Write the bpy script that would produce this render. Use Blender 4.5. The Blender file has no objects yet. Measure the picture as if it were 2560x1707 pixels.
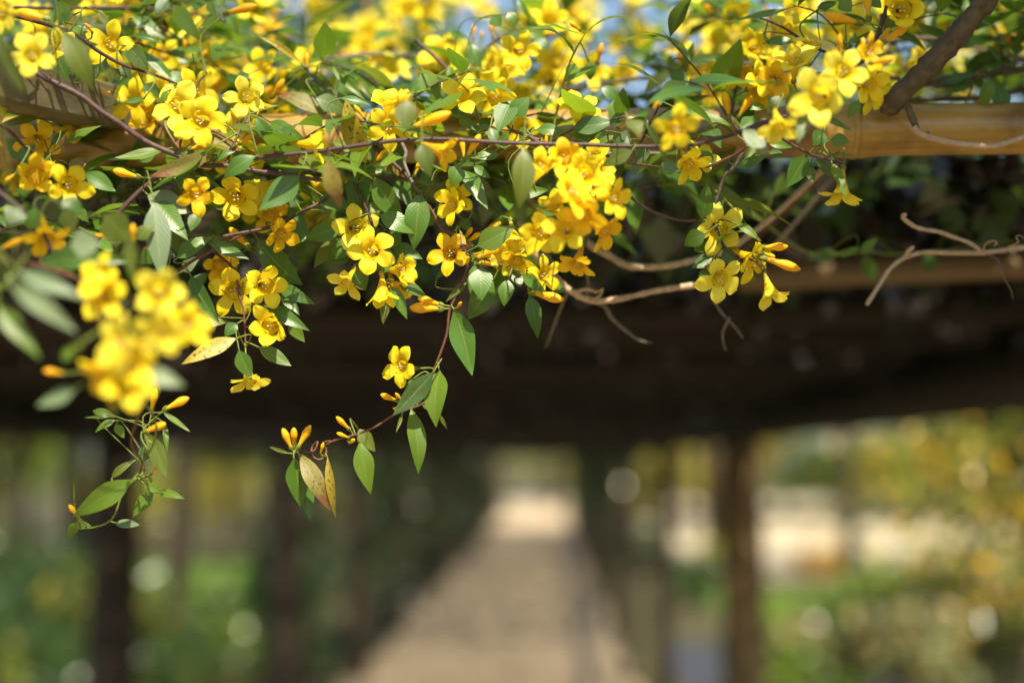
import bpy, math, random
import numpy as np
from mathutils import Vector, Matrix, Quaternion

random.seed(7)
RNG = np.random.default_rng(11)
scene = bpy.context.scene
COL = scene.collection
R = math.radians

# ------------------------------------------------------------------ camera
CAM_H = 1.8
PITCH, YAW = 4.94, 1.41
cam_data = bpy.data.cameras.new('camera')
cam_data.lens = 50; cam_data.sensor_width = 36
cam_data.clip_start = 0.02; cam_data.clip_end = 2000
cam_data.dof.use_dof = True
cam_data.dof.focus_distance = 0.985
cam_data.dof.aperture_fstop = 1.9
cam = bpy.data.objects.new('camera', cam_data); COL.objects.link(cam)
cam.location = (0, 0, CAM_H)
cam.rotation_euler = (R(90 + PITCH), 0, R(YAW))
scene.camera = cam
CAM_M = Matrix.Translation(cam.location) @ cam.rotation_euler.to_matrix().to_4x4()
CAM_R = CAM_M.to_3x3()

# ------------------------------------------------------------------ light
SUN_EL, SUN_AZ = 52.0, 164.0            # azimuth clockwise from +Y (the walk's direction)
world = bpy.data.worlds.new('World'); scene.world = world
world.use_nodes = True
wn = world.node_tree
bg = wn.nodes['Background']
sky = wn.nodes.new('ShaderNodeTexSky')
sky.sky_type = 'NISHITA'; sky.sun_disc = False
sky.sun_elevation = R(SUN_EL); sky.sun_rotation = R(SUN_AZ)
sky.air_density = 1.0; sky.dust_density = 1.5; sky.ozone_density = 1.0
wn.links.new(sky.outputs[0], bg.inputs[0])
bg.inputs[1].default_value = 0.085
sd = bpy.data.lights.new('sun', 'SUN'); sd.energy = 5.0; sd.angle = R(0.53); sd.color = (1.0, 0.88, 0.70)
sun = bpy.data.objects.new('sun', sd); COL.objects.link(sun)
sun_dir = Vector((math.sin(R(SUN_AZ)) * math.cos(R(SUN_EL)), math.cos(R(SUN_AZ)) * math.cos(R(SUN_EL)), math.sin(R(SUN_EL))))
sun.rotation_euler = sun_dir.to_track_quat('Z', 'Y').to_euler()
sun.location = sun_dir * 30
scene.view_settings.view_transform = 'Standard'
scene.view_settings.look = 'None'
scene.view_settings.exposure = 1.25
scene.view_settings.gamma = 1.0
scene.view_settings.use_curve_mapping = False
scene.render.engine = 'CYCLES'
scene.cycles.max_bounces = 7
scene.cycles.diffuse_bounces = 4
scene.cycles.transmission_bounces = 4
scene.cycles.glossy_bounces = 2
scene.cycles.sample_clamp_indirect = 6
scene.cycles.use_denoising = True

# ------------------------------------------------------------------ helpers
def tag(o, label=None, cat=None, group=None, kind=None):
    if label: o['label'] = label
    if cat: o['category'] = cat
    if group: o['group'] = group
    if kind: o['kind'] = kind
    return o

def empty(name, loc):
    o = bpy.data.objects.new(name, None); COL.objects.link(o)
    o.location = loc; o.empty_display_size = 0.02
    return o

def link(name, me, parent=None, mat=None):
    o = bpy.data.objects.new(name, me); COL.objects.link(o)
    if mat and not me.materials: me.materials.append(mat)
    if parent: o.parent = parent
    return o

def mesh(name, verts, faces, mat=None, uvs=None, smooth=True):
    me = bpy.data.meshes.new(name)
    me.from_pydata([tuple(v) for v in verts], [], faces)
    if uvs is not None:
        ul = me.uv_layers.new(name='uv')
        for p in me.polygons:
            for li in p.loop_indices:
                ul.data[li].uv = uvs[me.loops[li].vertex_index]
    if smooth: me.polygons.foreach_set('use_smooth', [True] * len(me.polygons))
    if mat: me.materials.append(mat)
    me.update()
    return me

def big_mesh(name, V, F, mat, smooth=False):
    """V (n,3) float array, F (m,4) int array of quads"""
    me = bpy.data.meshes.new(name)
    n, m = len(V), len(F)
    k = F.shape[1]
    me.vertices.add(n); me.vertices.foreach_set('co', np.ascontiguousarray(V, dtype=np.float32).ravel())
    me.loops.add(m * k); me.loops.foreach_set('vertex_index', F.astype(np.int32).ravel())
    me.polygons.add(m)
    me.polygons.foreach_set('loop_start', np.arange(0, m * k, k, dtype=np.int32))
    me.polygons.foreach_set('loop_total', np.full(m, k, dtype=np.int32))
    if smooth: me.polygons.foreach_set('use_smooth', np.ones(m, dtype=bool))
    me.update(calc_edges=True)
    me.validate()
    mats = mat if isinstance(mat, (list, tuple)) else [mat]
    for x in mats: me.materials.append(x)
    if len(mats) > 1:
        # every leaf blade takes one of the leaf materials
        idx = RNG.integers(0, len(mats), m // 2).repeat(2)[:m] if m % 2 == 0 else RNG.integers(0, len(mats), m)
        me.polygons.foreach_set('material_index', idx.astype(np.int32))
    return me

def catmull(pts, n=6):
    out = []
    P_ = [pts[0] + (pts[0] - pts[1])] + list(pts) + [pts[-1] + (pts[-1] - pts[-2])]
    for i in range(1, len(P_) - 2):
        p0, p1, p2, p3 = P_[i-1], P_[i], P_[i+1], P_[i+2]
        for k in range(n):
            t = k / n
            out.append(0.5 * ((2*p1) + (p2-p0)*t + (2*p0-5*p1+4*p2-p3)*t*t + (3*p1-p0-3*p2+p3)*t*t*t))
    out.append(pts[-1].copy())
    return out

def tube_geo(pts, radii, seg=6, cap=True):
    verts, faces, uvs = [], [], []
    t = (pts[1] - pts[0]).normalized()
    nrm = t.orthogonal().normalized()
    L = 0
    for i, p in enumerate(pts):
        a = pts[max(0, i-1)]; b = pts[min(len(pts)-1, i+1)]
        t2 = (b - a)
        t2 = t2.normalized() if t2.length > 1e-9 else t
        nrm = (nrm - t2 * nrm.dot(t2))
        nrm = nrm.normalized() if nrm.length > 1e-6 else t2.orthogonal().normalized()
        bn = t2.cross(nrm)
        if i: L += (p - pts[i-1]).length
        for k in range(seg):
            an = 2 * math.pi * k / seg
            verts.append(p + (nrm * math.cos(an) + bn * math.sin(an)) * radii[i])
            uvs.append((k / seg, L))
        t = t2
    for i in range(len(pts) - 1):
        for k in range(seg):
            faces.append((i*seg+k, i*seg+(k+1) % seg, (i+1)*seg+(k+1) % seg, (i+1)*seg+k))
    if cap:
        faces.append(tuple(range(seg-1, -1, -1)))
        faces.append(tuple((len(pts)-1)*seg + k for k in range(seg)))
    return verts, faces, uvs

def tube(name, pts, radii, mat, parent=None, seg=6, n=5, loc=None, wob=0.0, taper=False):
    pts = [Vector(p) for p in pts]
    sm = catmull(pts, n) if len(pts) > 2 and n > 1 else pts
    if not isinstance(radii, (list, tuple)): radii = [radii, radii]
    rr = [radii[0] + (radii[-1] - radii[0]) * i / (len(sm)-1) for i in range(len(sm))]
    if taper and len(rr) > 6:
        for q, f_ in ((-1, .3), (-2, .55), (-3, .75), (-4, .9)): rr[q] *= f_
    if wob:
        rr = [r * (1 + random.uniform(-wob, wob)) for r in rr]
    base = Vector(loc) if loc is not None else (parent.location if parent else Vector((0, 0, 0)))
    v, f, u = tube_geo([p - base for p in sm], rr, seg)
    me = mesh(name, v, f, mat, u)
    o = link(name, me, parent)
    if not parent: o.location = base
    return o, sm

# ------------------------------------------------------------------ materials
def newmat(name):
    m = bpy.data.materials.new(name); m.use_nodes = True
    nt = m.node_tree; nt.nodes.clear()
    out = nt.nodes.new('ShaderNodeOutputMaterial')
    return m, nt, out

def N(nt, t, **kw):
    n = nt.nodes.new(t)
    for k, v in kw.items(): setattr(n, k, v)
    return n

def ramp(nt, fac, stops):
    r = N(nt, 'ShaderNodeValToRGB')
    el = r.color_ramp.elements
    while len(el) < len(stops): el.new(0.5)
    for e, (p, c) in zip(el, stops):
        e.position = p; e.color = (*c, 1) if len(c) == 3 else c
    nt.links.new(fac, r.inputs[0])
    return r.outputs[0]

def mixc(nt, fac, a, b, mode='MIX'):
    m = N(nt, 'ShaderNodeMix', data_type='RGBA', blend_type=mode)
    for s, v in ((m.inputs[0], fac), (m.inputs[6], a), (m.inputs[7], b)):
        if isinstance(v, (int, float)): s.default_value = v
        elif isinstance(v, tuple): s.default_value = (*v, 1)
        else: nt.links.new(v, s)
    return m.outputs[2]

def noise(nt, scale, detail=4, coord='Object', rough=0.6, dist=0.0):
    tc = N(nt, 'ShaderNodeTexCoord')
    n = N(nt, 'ShaderNodeTexNoise'); n.inputs['Scale'].default_value = scale
    n.inputs['Detail'].default_value = detail; n.inputs['Roughness'].default_value = rough
    n.inputs['Distortion'].default_value = dist
    nt.links.new(tc.outputs[coord], n.inputs['Vector'])
    return n.outputs[0]

def bump(nt, h, strength=0.3, dist=0.001):
    b = N(nt, 'ShaderNodeBump'); b.inputs['Strength'].default_value = strength; b.inputs['Distance'].default_value = dist
    nt.links.new(h, b.inputs['Height'])
    return b.outputs[0]

def principled(nt, col, rough=0.6, spec=0.4, nrm=None):
    p = N(nt, 'ShaderNodeBsdfPrincipled')
    if isinstance(col, tuple): p.inputs['Base Color'].default_value = (*col, 1)
    else: nt.links.new(col, p.inputs['Base Color'])
    if isinstance(rough, (int, float)): p.inputs['Roughness'].default_value = rough
    else: nt.links.new(rough, p.inputs['Roughness'])
    p.inputs['Specular IOR Level'].default_value = spec
    if nrm is not None: nt.links.new(nrm, p.inputs['Normal'])
    return p

def with_translucent(nt, out, p, tcol, fac):
    t = N(nt, 'ShaderNodeBsdfTranslucent')
    if isinstance(tcol, tuple): t.inputs[0].default_value = (*tcol, 1)
    else: nt.links.new(tcol, t.inputs[0])
    mx = N(nt, 'ShaderNodeMixShader'); mx.inputs[0].default_value = fac
    nt.links.new(p.outputs[0], mx.inputs[1]); nt.links.new(t.outputs[0], mx.inputs[2])
    nt.links.new(mx.outputs[0], out.inputs[0])

def uvparts(nt):
    uv = N(nt, 'ShaderNodeUVMap'); uv.uv_map = 'uv'
    s = N(nt, 'ShaderNodeSeparateXYZ'); nt.links.new(uv.outputs[0], s.inputs[0])
    return s.outputs[0], s.outputs[1]

def math1(nt, op, a, b=None):
    m = N(nt, 'ShaderNodeMath', operation=op)
    for s, v in zip(m.inputs, (a, b)):
        if v is None: continue
        if isinstance(v, (int, float)): s.default_value = v
        else: nt.links.new(v, s)
    return m.outputs[0]

def petal_mat(name, base, tip, trans=0.38):
    m, nt, out = newmat(name)
    u, v = uvparts(nt)
    col = ramp(nt, v, [(0.0, base), (0.18, tuple(0.6*a+0.4*b for a, b in zip(base, tip))), (0.45, tip), (1.0, tip)])
    nz = noise(nt, 160, 3)
    # fine lengthwise veins
    w = N(nt, 'ShaderNodeTexWave'); w.inputs['Scale'].default_value = 5.0; w.inputs['Distortion'].default_value = 1.5
    w.bands_direction = 'X'
    uvn = N(nt, 'ShaderNodeUVMap'); uvn.uv_map = 'uv'
    nt.links.new(uvn.outputs[0], w.inputs['Vector'])
    oi = N(nt, 'ShaderNodeObjectInfo')
    hs = N(nt, 'ShaderNodeHueSaturation')
    nt.links.new(col, hs.inputs['Color'])
    nt.links.new(math1(nt, 'ADD', math1(nt, 'MULTIPLY', oi.outputs['Random'], 0.14), 0.93), hs.inputs['Value'])
    c2 = mixc(nt, math1(nt, 'MULTIPLY', nz, 0.16), hs.outputs[0], tuple(x*0.78 for x in base))
    p = principled(nt, c2, 0.5, 0.3, bump(nt, w.outputs[1], 0.25, 0.0006))
    tc = mixc(nt, 0.5, c2, (1.0, 0.72, 0.01), 'MULTIPLY')
    with_translucent(nt, out, p, c2, trans)
    return m

PETALS = {
    'y': petal_mat('petal_yellow', (0.81, 0.53, 0.007), (0.88, 0.72, 0.018)),
    'g': petal_mat('petal_golden', (0.78, 0.40, 0.006), (0.87, 0.58, 0.008)),
    'l': petal_mat('petal_lemon', (0.82, 0.62, 0.012), (0.88, 0.78, 0.07)),
}
TUBES = {
    'y': petal_mat('tube_yellow', (0.60, 0.44, 0.03), (0.85, 0.60, 0.008), 0.5),
    'g': petal_mat('tube_golden', (0.60, 0.38, 0.02), (0.83, 0.50, 0.006), 0.5),
    'l': petal_mat('tube_lemon', (0.60, 0.50, 0.06), (0.85, 0.66, 0.015), 0.5),
}
BUDM = petal_mat('bud_golden', (0.62, 0.46, 0.02), (0.86, 0.46, 0.006), 0.25)

def leaf_mat(name, dark, light, trans_col, trans=0.3, rough=0.34, spots=0.0, spot_col=(0.09, 0.035, 0.012), edge=None):
    m, nt, out = newmat(name)
    u, v = uvparts(nt)
    oi = N(nt, 'ShaderNodeObjectInfo')
    col = ramp(nt, oi.outputs['Random'], [(0.0, dark), (1.0, light)])
    nz = noise(nt, 3.0, 5)
    col = mixc(nt, math1(nt, 'MULTIPLY', nz, 0.45), col, tuple(x * 0.55 for x in dark))
    # midrib and side veins
    du = math1(nt, 'ABSOLUTE', math1(nt, 'SUBTRACT', u, 0.5))
    rib = N(nt, 'ShaderNodeMapRange'); rib.inputs[1].default_value = 0.012; rib.inputs[2].default_value = 0.035
    rib.inputs[3].default_value = 1; rib.inputs[4].default_value = 0
    nt.links.new(du, rib.inputs[0])
    w = N(nt, 'ShaderNodeTexWave'); w.bands_direction = 'Y'; w.inputs['Scale'].default_value = 3.4; w.inputs['Distortion'].default_value = 0.6
    cx = N(nt, 'ShaderNodeCombineXYZ'); nt.links.new(math1(nt, 'SUBTRACT', v, math1(nt, 'MULTIPLY', du, 0.55)), cx.inputs[1])
    nt.links.new(u, cx.inputs[0]); nt.links.new(cx.outputs[0], w.inputs['Vector'])
    col = mixc(nt, math1(nt, 'MULTIPLY', w.outputs[1], 0.07), col, tuple(min(1, x * 1.5) for x in light))
    col = mixc(nt, math1(nt, 'MULTIPLY', rib.outputs[0], 0.55), col, (0.20, 0.26, 0.06))
    if edge:
        # aged tip, ragged border
        e = math1(nt, 'ADD', v, math1(nt, 'MULTIPLY', math1(nt, 'SUBTRACT', nz, 0.5), 0.5))
        mr = N(nt, 'ShaderNodeMapRange'); mr.inputs[1].default_value = 0.62; mr.inputs[2].default_value = 0.74
        nt.links.new(e, mr.inputs[0])
        col = mixc(nt, mr.outputs[0], col, edge)
    if spots:
        tc = N(nt, 'ShaderNodeTexCoord')
        mp = N(nt, 'ShaderNodeMapping'); mp.inputs['Scale'].default_value = (1.2, 3.4, 1)
        nt.links.new(tc.outputs['UV'], mp.inputs[0])
        ad = N(nt, 'ShaderNodeVectorMath', operation='ADD')
        nt.links.new(mp.outputs[0], ad.inputs[0])
        cb = N(nt, 'ShaderNodeCombineXYZ'); nt.links.new(math1(nt, 'MULTIPLY', oi.outputs['Random'], 60), cb.inputs[0])
        nt.links.new(cb.outputs[0], ad.inputs[1])
        vz = N(nt, 'ShaderNodeTexNoise'); vz.inputs['Scale'].default_value = 4.5; vz.inputs['Detail'].default_value = 2.5
        nt.links.new(ad.outputs[0], vz.inputs['Vector'])
        mr = N(nt, 'ShaderNodeMapRange'); mr.inputs[1].default_value = 0.72 - spots; mr.inputs[2].default_value = 0.76 - spots
        nt.links.new(vz.outputs[0], mr.inputs[0])
        col = mixc(nt, mr.outputs[0], col, spot_col)
    rr = N(nt, 'ShaderNodeMapRange'); rr.inputs[3].default_value = rough - 0.06; rr.inputs[4].default_value = rough + 0.16
    nt.links.new(nz, rr.inputs[0])
    p = principled(nt, col, rr.outputs[0], 0.5, bump(nt, w.outputs[1], 0.05, 0.01))
    tcol = mixc(nt, 0.6, col, trans_col)
    with_translucent(nt, out, p, tcol, trans)
    return m

LEAFM = {
    'g': leaf_mat('leaf_green', (0.045, 0.118, 0.014), (0.095, 0.20, 0.020), (0.22, 0.38, 0.015), 0.32, spots=0.0),
    's': leaf_mat('leaf_spotted', (0.040, 0.095, 0.020), (0.085, 0.15, 0.026), (0.20, 0.30, 0.02), 0.28, spots=0.12),
    'o': leaf_mat('leaf_olive', (0.085, 0.125, 0.014), (0.14, 0.18, 0.018), (0.26, 0.33, 0.02), 0.42, 0.42),
    'n': leaf_mat('leaf_fresh', (0.090, 0.17, 0.016), (0.14, 0.24, 0.018), (0.34, 0.50, 0.015), 0.45, 0.38),
    'y': leaf_mat('leaf_yellowing', (0.34, 0.27, 0.02), (0.45, 0.34, 0.03), (0.50, 0.38, 0.02), 0.32, 0.45, spots=0.14),
    'b': leaf_mat('leaf_browning', (0.15, 0.15, 0.022), (0.25, 0.20, 0.03), (0.30, 0.22, 0.03), 0.28, 0.48, spots=0.13, spot_col=(0.11, 0.045, 0.022), edge=(0.19, 0.085, 0.025)),
    'p': leaf_mat('leaf_pale', (0.11, 0.17, 0.075), (0.16, 0.22, 0.10), (0.24, 0.32, 0.08), 0.22, 0.45),
}

def stem_mat(name, a, b, rough=0.6, scale=260):
    m, nt, out = newmat(name)
    nz = noise(nt, scale, 5)
    n2 = noise(nt, scale * 0.12, 3)
    col = mixc(nt, ramp(nt, nz, [(0.35, (0, 0, 0)), (0.65, (1, 1, 1))]), a, b)
    col = mixc(nt, math1(nt, 'MULTIPLY', n2, 0.5), col, tuple(x * 0.5 for x in a))
    p = principled(nt, col, rough, 0.3, bump(nt, nz, 0.5, 0.001))
    nt.links.new(p.outputs[0], out.inputs[0])
    return m

STEM = stem_mat('stem_purple_brown', (0.050, 0.027, 0.024), (0.100, 0.056, 0.044), 0.5)
STEM_RED = stem_mat('stem_red_brown', (0.10, 0.040, 0.024), (0.17, 0.068, 0.040), 0.5)
STEM_GREY = stem_mat('stem_grey_bark', (0.10, 0.085, 0.07), (0.20, 0.165, 0.125), 0.75)
STEM_DRY_LIT = stem_mat('dry_twig', (0.36, 0.25, 0.15), (0.52, 0.40, 0.26), 0.6, 180)  # dry wood, also paled so the curved stems look sunlit
BRANCH = stem_mat('branch_bark', (0.075, 0.055, 0.03), (0.15, 0.115, 0.06), 0.8, 150)
TRUNK = stem_mat('dark_tree_bark', (0.028, 0.021, 0.014), (0.06, 0.045, 0.028), 0.9, 30)
GREENS = stem_mat('green_stalk', (0.13, 0.17, 0.025), (0.20, 0.25, 0.04), 0.5)
PALE = stem_mat('stamen_cream', (0.75, 0.66, 0.25), (0.80, 0.74, 0.40), 0.6)
WITHER = stem_mat('withered_flower', (0.26, 0.15, 0.06), (0.38, 0.24, 0.12), 0.8)

def wood_mat(name, a, b, along='Y', scale=14, rough=0.75, moss=None):
    m, nt, out = newmat(name)
    tc = N(nt, 'ShaderNodeTexCoord')
    mp = N(nt, 'ShaderNodeMapping')
    s = [scale * 5] * 3; s['XYZ'.index(along)] = scale * 0.3
    mp.inputs['Scale'].default_value = s
    nt.links.new(tc.outputs['Object'], mp.inputs[0])
    n = N(nt, 'ShaderNodeTexNoise'); n.inputs['Scale'].default_value = 1.0; n.inputs['Detail'].default_value = 7
    nt.links.new(mp.outputs[0], n.inputs['Vector'])
    n2 = noise(nt, 9, 5)
    col = ramp(nt, n.outputs[0], [(0.3, a), (0.55, b), (0.75, tuple(x * 0.6 for x in a))])
    if moss: col = mixc(nt, ramp(nt, n2, [(0.5, (0, 0, 0)), (0.66, (0.7, 0.7, 0.7))]), col, moss)
    p = principled(nt, col, rough, 0.3, bump(nt, n.outputs[0], 0.6, 0.003))
    nt.links.new(p.outputs[0], out.inputs[0])
    return m

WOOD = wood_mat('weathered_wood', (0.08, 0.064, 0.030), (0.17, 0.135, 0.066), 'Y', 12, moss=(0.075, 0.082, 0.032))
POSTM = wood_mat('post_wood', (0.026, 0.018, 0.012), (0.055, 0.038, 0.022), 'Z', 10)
POST_LIT = wood_mat('lit_brown_post_wood', (0.115, 0.072, 0.028), (0.20, 0.13, 0.055), 'Z', 10)  # post wood lightened to give the roof-shaded near post a lit face
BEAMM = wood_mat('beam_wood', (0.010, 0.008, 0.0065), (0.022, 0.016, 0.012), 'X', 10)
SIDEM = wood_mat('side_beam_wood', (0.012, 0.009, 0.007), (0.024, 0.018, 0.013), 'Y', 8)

LIT_POLE = wood_mat('lit_pole_wood', (0.09, 0.06, 0.03), (0.16, 0.11, 0.06), 'X', 10)  # roof pole wood lightened so this pole looks warmly lit
def bamboo_mat():
    m, nt, out = newmat('yellow_bamboo')
    tc = N(nt, 'ShaderNodeTexCoord')
    mp = N(nt, 'ShaderNodeMapping'); mp.inputs['Scale'].default_value = (5, 130, 130)
    nt.links.new(tc.outputs['Object'], mp.inputs[0])
    n = N(nt, 'ShaderNodeTexNoise'); n.inputs['Detail'].default_value = 5
    n.inputs['Scale'].default_value = 1.0
    nt.links.new(mp.outputs[0], n.inputs['Vector'])
    n2 = noise(nt, 16, 6)
    col = ramp(nt, n.outputs[0], [(0.3, (0.23, 0.125, 0.016)), (0.6, (0.38, 0.235, 0.048))])
    col = mixc(nt, ramp(nt, n2, [(0.44, (0, 0, 0)), (0.60, (0.85, 0.85, 0.85))]), col, (0.12, 0.060, 0.010))
    p = principled(nt, col, 0.34, 0.55, bump(nt, n.outputs[0], 0.15, 0.001))
    nt.links.new(p.outputs[0], out.inputs[0])
    return m
BAMBOO = bamboo_mat()

def simple_leaf(name, col, tcol, trans=0.4, rough=0.25):
    m, nt, out = newmat(name)
    nz = noise(nt, 2.5, 3)
    c = mixc(nt, ramp(nt, nz, [(0.35, (0, 0, 0)), (0.65, (1, 1, 1))]), tuple(x * 0.65 for x in col), tuple(min(1, x * 1.25) for x in col))
    p = principled(nt, c, rough, 0.6)
    with_translucent(nt, out, p, tcol, trans)
    return m

FOL = {
    'dark':   simple_leaf('foliage_dark', (0.035, 0.07, 0.02), (0.10, 0.18, 0.02), 0.25),
    'mid':    simple_leaf('foliage_mid', (0.06, 0.115, 0.03), (0.18, 0.28, 0.03), 0.32),
    'bright': simple_leaf('foliage_bright', (0.15, 0.23, 0.02), (0.32, 0.46, 0.02), 0.35),
    'yellow': simple_leaf('foliage_yellow', (0.36, 0.30, 0.02), (0.60, 0.46, 0.02), 0.35),
    'gold':   simple_leaf('foliage_gold', (0.60, 0.33, 0.012), (0.75, 0.42, 0.012), 0.3, 0.3),
    'dry':    simple_leaf('foliage_dry', (0.36, 0.26, 0.11), (0.42, 0.28, 0.08), 0.25),
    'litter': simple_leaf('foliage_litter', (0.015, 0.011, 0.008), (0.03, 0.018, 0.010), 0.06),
    'pale':   simple_leaf('foliage_pale', (0.44, 0.41, 0.18), (0.50, 0.46, 0.16), 0.3),
    'grey':   simple_leaf('foliage_grey_green', (0.16, 0.20, 0.12), (0.22, 0.28, 0.12), 0.3),
}

def ground_mat(name, stops, scale, rough=0.9, bumps=0.5):
    m, nt, out = newmat(name)
    a = noise(nt, scale, 8); b = noise(nt, scale * 14, 5)
    col = ramp(nt, a, stops)
    col = mixc(nt, ramp(nt, b, [(0.4, (0, 0, 0)), (0.62, (0.35, 0.35, 0.35))]), col, tuple(x * 0.55 for x in stops[0][1]))
    p = principled(nt, col, rough, 0.2, bump(nt, b, bumps, 0.01))
    nt.links.new(p.outputs[0], out.inputs[0])
    return m

# ------------------------------------------------------------------ ground
def sheet(name, x0, x1, y0, y1, z, mat, jag=0.0, nx=2, ny=2):
    verts, faces = [], []
    for j in range(ny + 1):
        for i in range(nx + 1):
            x = x0 + (x1 - x0) * i / nx; y = y0 + (y1 - y0) * j / ny
            if jag and i in (0, nx): x += random.uniform(-jag, jag)
            verts.append((x, y, z))
    for j in range(ny):
        for i in range(nx):
            k = j * (nx + 1) + i
            faces.append((k, k+1, k+nx+2, k+nx+1))
    o = link(name, mesh(name, verts, faces, mat, smooth=False))
    o['kind'] = 'structure'
    return o

PX0, PX1 = -1.66, 0.71
EARTH = ground_mat('earth', [(0.35, (0.035, 0.045, 0.016)), (0.55, (0.075, 0.062, 0.030)), (0.7, (0.05, 0.075, 0.022))], 0.6)
SAND = ground_mat('sandy_gravel', [(0.3, (0.37, 0.285, 0.175)), (0.65, (0.49, 0.385, 0.245))], 0.7)
PALEG = ground_mat('pale_gravel', [(0.3, (0.36, 0.31, 0.20)), (0.65, (0.47, 0.41, 0.28))], 0.5)
LAWNM = ground_mat('lawn', [(0.3, (0.045, 0.11, 0.018)), (0.65, (0.085, 0.18, 0.025))], 0.8)
SLATE = ground_mat('slate', [(0.3, (0.030, 0.035, 0.050)), (0.65, (0.05, 0.056, 0.075))], 1.5)
sheet('ground', -900, 900, -300, 1500, -0.006, EARTH)
sheet('garden_walk', PX0, PX1, -6, 75, 0.0, SAND, 0.09, 2, 120)
sheet('gravel_court', 2.6, 34, 23.5, 46, 0.0, PALEG, 0.5, 4, 8)
sheet('gravel_court', -12, 14, 58, 74, 0.004, PALEG, 0.5, 4, 8)
sheet('lawn', 2.2, 4.6, 15.2, 20.5, 0.002, LAWNM, 0.3, 2, 12)
sheet('lawn', -9.0, -3.4, 17, 27, 0.002, LAWNM, 0.3, 2, 12)
sheet('slate_path', 1.2, 4.2, 11.4, 14.6, 0.003, SLATE, 0.1, 4, 3)

# grass blades on the lawns
def grass(name, areas, n, h):
    V, F = [], []
    k = 0
    for (x0, x1, y0, y1) in areas:
        xs = RNG.uniform(x0, x1, n); ys = RNG.uniform(y0, y1, n)
        a = RNG.uniform(0, 6.28, n); hh = RNG.uniform(0.5, 1.0, n) * h
        lx = RNG.normal(0, 0.03, n); ly = RNG.normal(0, 0.03, n)
        dx, dy = np.cos(a) * 0.008, np.sin(a) * 0.008
        A = np.stack([xs - dx, ys - dy, np.zeros(n)], 1); B = np.stack([xs + dx, ys + dy, np.zeros(n)], 1)
        C = np.stack([xs + lx + dx * .2, ys + ly + dy * .2, hh], 1); D = np.stack([xs + lx - dx * .2, ys + ly - dy * .2, hh], 1)
        V.append(np.stack([A, B, C, D], 1).reshape(-1, 3)); F.append(np.arange(k, k + 4 * n).reshape(-1, 4)); k += 4 * n
    o = link(name, big_mesh(name, np.concatenate(V), np.concatenate(F), FOL['bright']))
    tag(o, 'short green grass of the lawns beside the walk', 'grass', kind='stuff')
grass('grass', [(2.3, 4.5, 15.3, 20.4), (-8.9, -3.5, 17.1, 26.9)], 9000, 0.09)

# ------------------------------------------------------------------ leaf clouds for background plants
def leaf_cloud(name, pos, size, mats, parent=None, up=0.3, loc=(0, 0, 0), wid=0.42):
    n = len(pos)
    d = RNG.normal(0, 1, (n, 3)); d[:, 2] -= 0.35; d /= np.linalg.norm(d, axis=1)[:, None]
    nn = RNG.normal(0, 1, (n, 3)); nn[:, 2] += up
    s = np.cross(d, nn); s /= np.maximum(np.linalg.norm(s, axis=1)[:, None], 1e-6)
    nr = np.cross(s, d)
    L = (RNG.uniform(0.65, 1.2, n) * size)[:, None]
    base = pos - np.asarray(loc)
    tip = base + d * L
    mid = base + d * L * 0.45 - nr * L * 0.05
    l = mid + s * L * wid * 0.5 + nr * L * 0.07; r = mid - s * L * wid * 0.5 + nr * L * 0.07
    V = np.stack([base, l, tip, r], 1).reshape(-1, 3)
    F = np.arange(4 * n).reshape(-1, 4)
    # fold along the midrib
    F3 = np.stack([F[:, [0, 1, 2]], F[:, [0, 2, 3]]], 1).reshape(-1, 3)
    o = link(name, big_mesh(name, V, F3, mats), parent)
    if not parent: o.location = loc
    return o

def clump_points(cents, radii, n):
    cents = np.asarray(cents); radii = np.asarray(radii)
    idx = RNG.integers(0, len(cents), n)
    p = RNG.normal(0, 1, (n, 3)); p /= np.linalg.norm(p, axis=1)[:, None]
    p *= (RNG.uniform(0.25, 1, n) ** 0.45)[:, None]
    return cents[idx] + p * radii[idx][:, None] * np.array([1, 1, 0.75])

def tree(name, x, y, h, crown_r, label, mats, n=5000, leaf=0.16, crown_z=None, trunk_r=None, group=None, lean=0.3, flat=0.7, trunk_mat=None):
    trunk_mat = trunk_mat or TRUNK
    t = empty(name, (x, y, 0))
    cz = crown_z or h * 0.62
    tr = trunk_r or h * 0.019
    a = random.uniform(0, 6.28)
    top = Vector((x + lean * math.cos(a), y + lean * math.sin(a), cz + 0.3 * (h - cz)))
    mid = Vector((x, y, 0)).lerp(top, 0.5) + Vector((random.uniform(-.1, .1), random.uniform(-.1, .1), 0)) * h * 0.12
    trunk, sm = tube('trunk', [Vector((x, y, -0.05)), mid, top], [tr, tr * 0.35], trunk_mat, t, 8, 5)
    cents, radii = [], []
    for k in range(11):
        an = 6.28 * k / 11 + random.uniform(-.3, .3)
        rr = crown_r * random.uniform(0.25, 0.8)
        c = Vector((top.x + rr * math.cos(an), top.y + rr * math.sin(an), cz + random.uniform(-0.6, 1.0) * (h - cz) * flat))
        cents.append(c); radii.append(crown_r * random.uniform(0.24, 0.44))
        st = sm[random.randint(len(sm) // 2, len(sm) - 1)]
        tube('limb', [st, st.lerp(c, 0.55) + Vector((0, 0, 0.08 * h)), c], [tr * 0.42, tr * 0.10], trunk_mat, t, 5, 3)
    cents.append(Vector((top.x, top.y, h - 0.25 * crown_r))); radii.append(crown_r * 0.4)
    pts = clump_points([tuple(c) for c in cents], radii, n)
    leaf_cloud('crown', pts, leaf, mats, t, loc=(x, y, 0))
    tag(t, label, 'tree', group)
    return t

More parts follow.
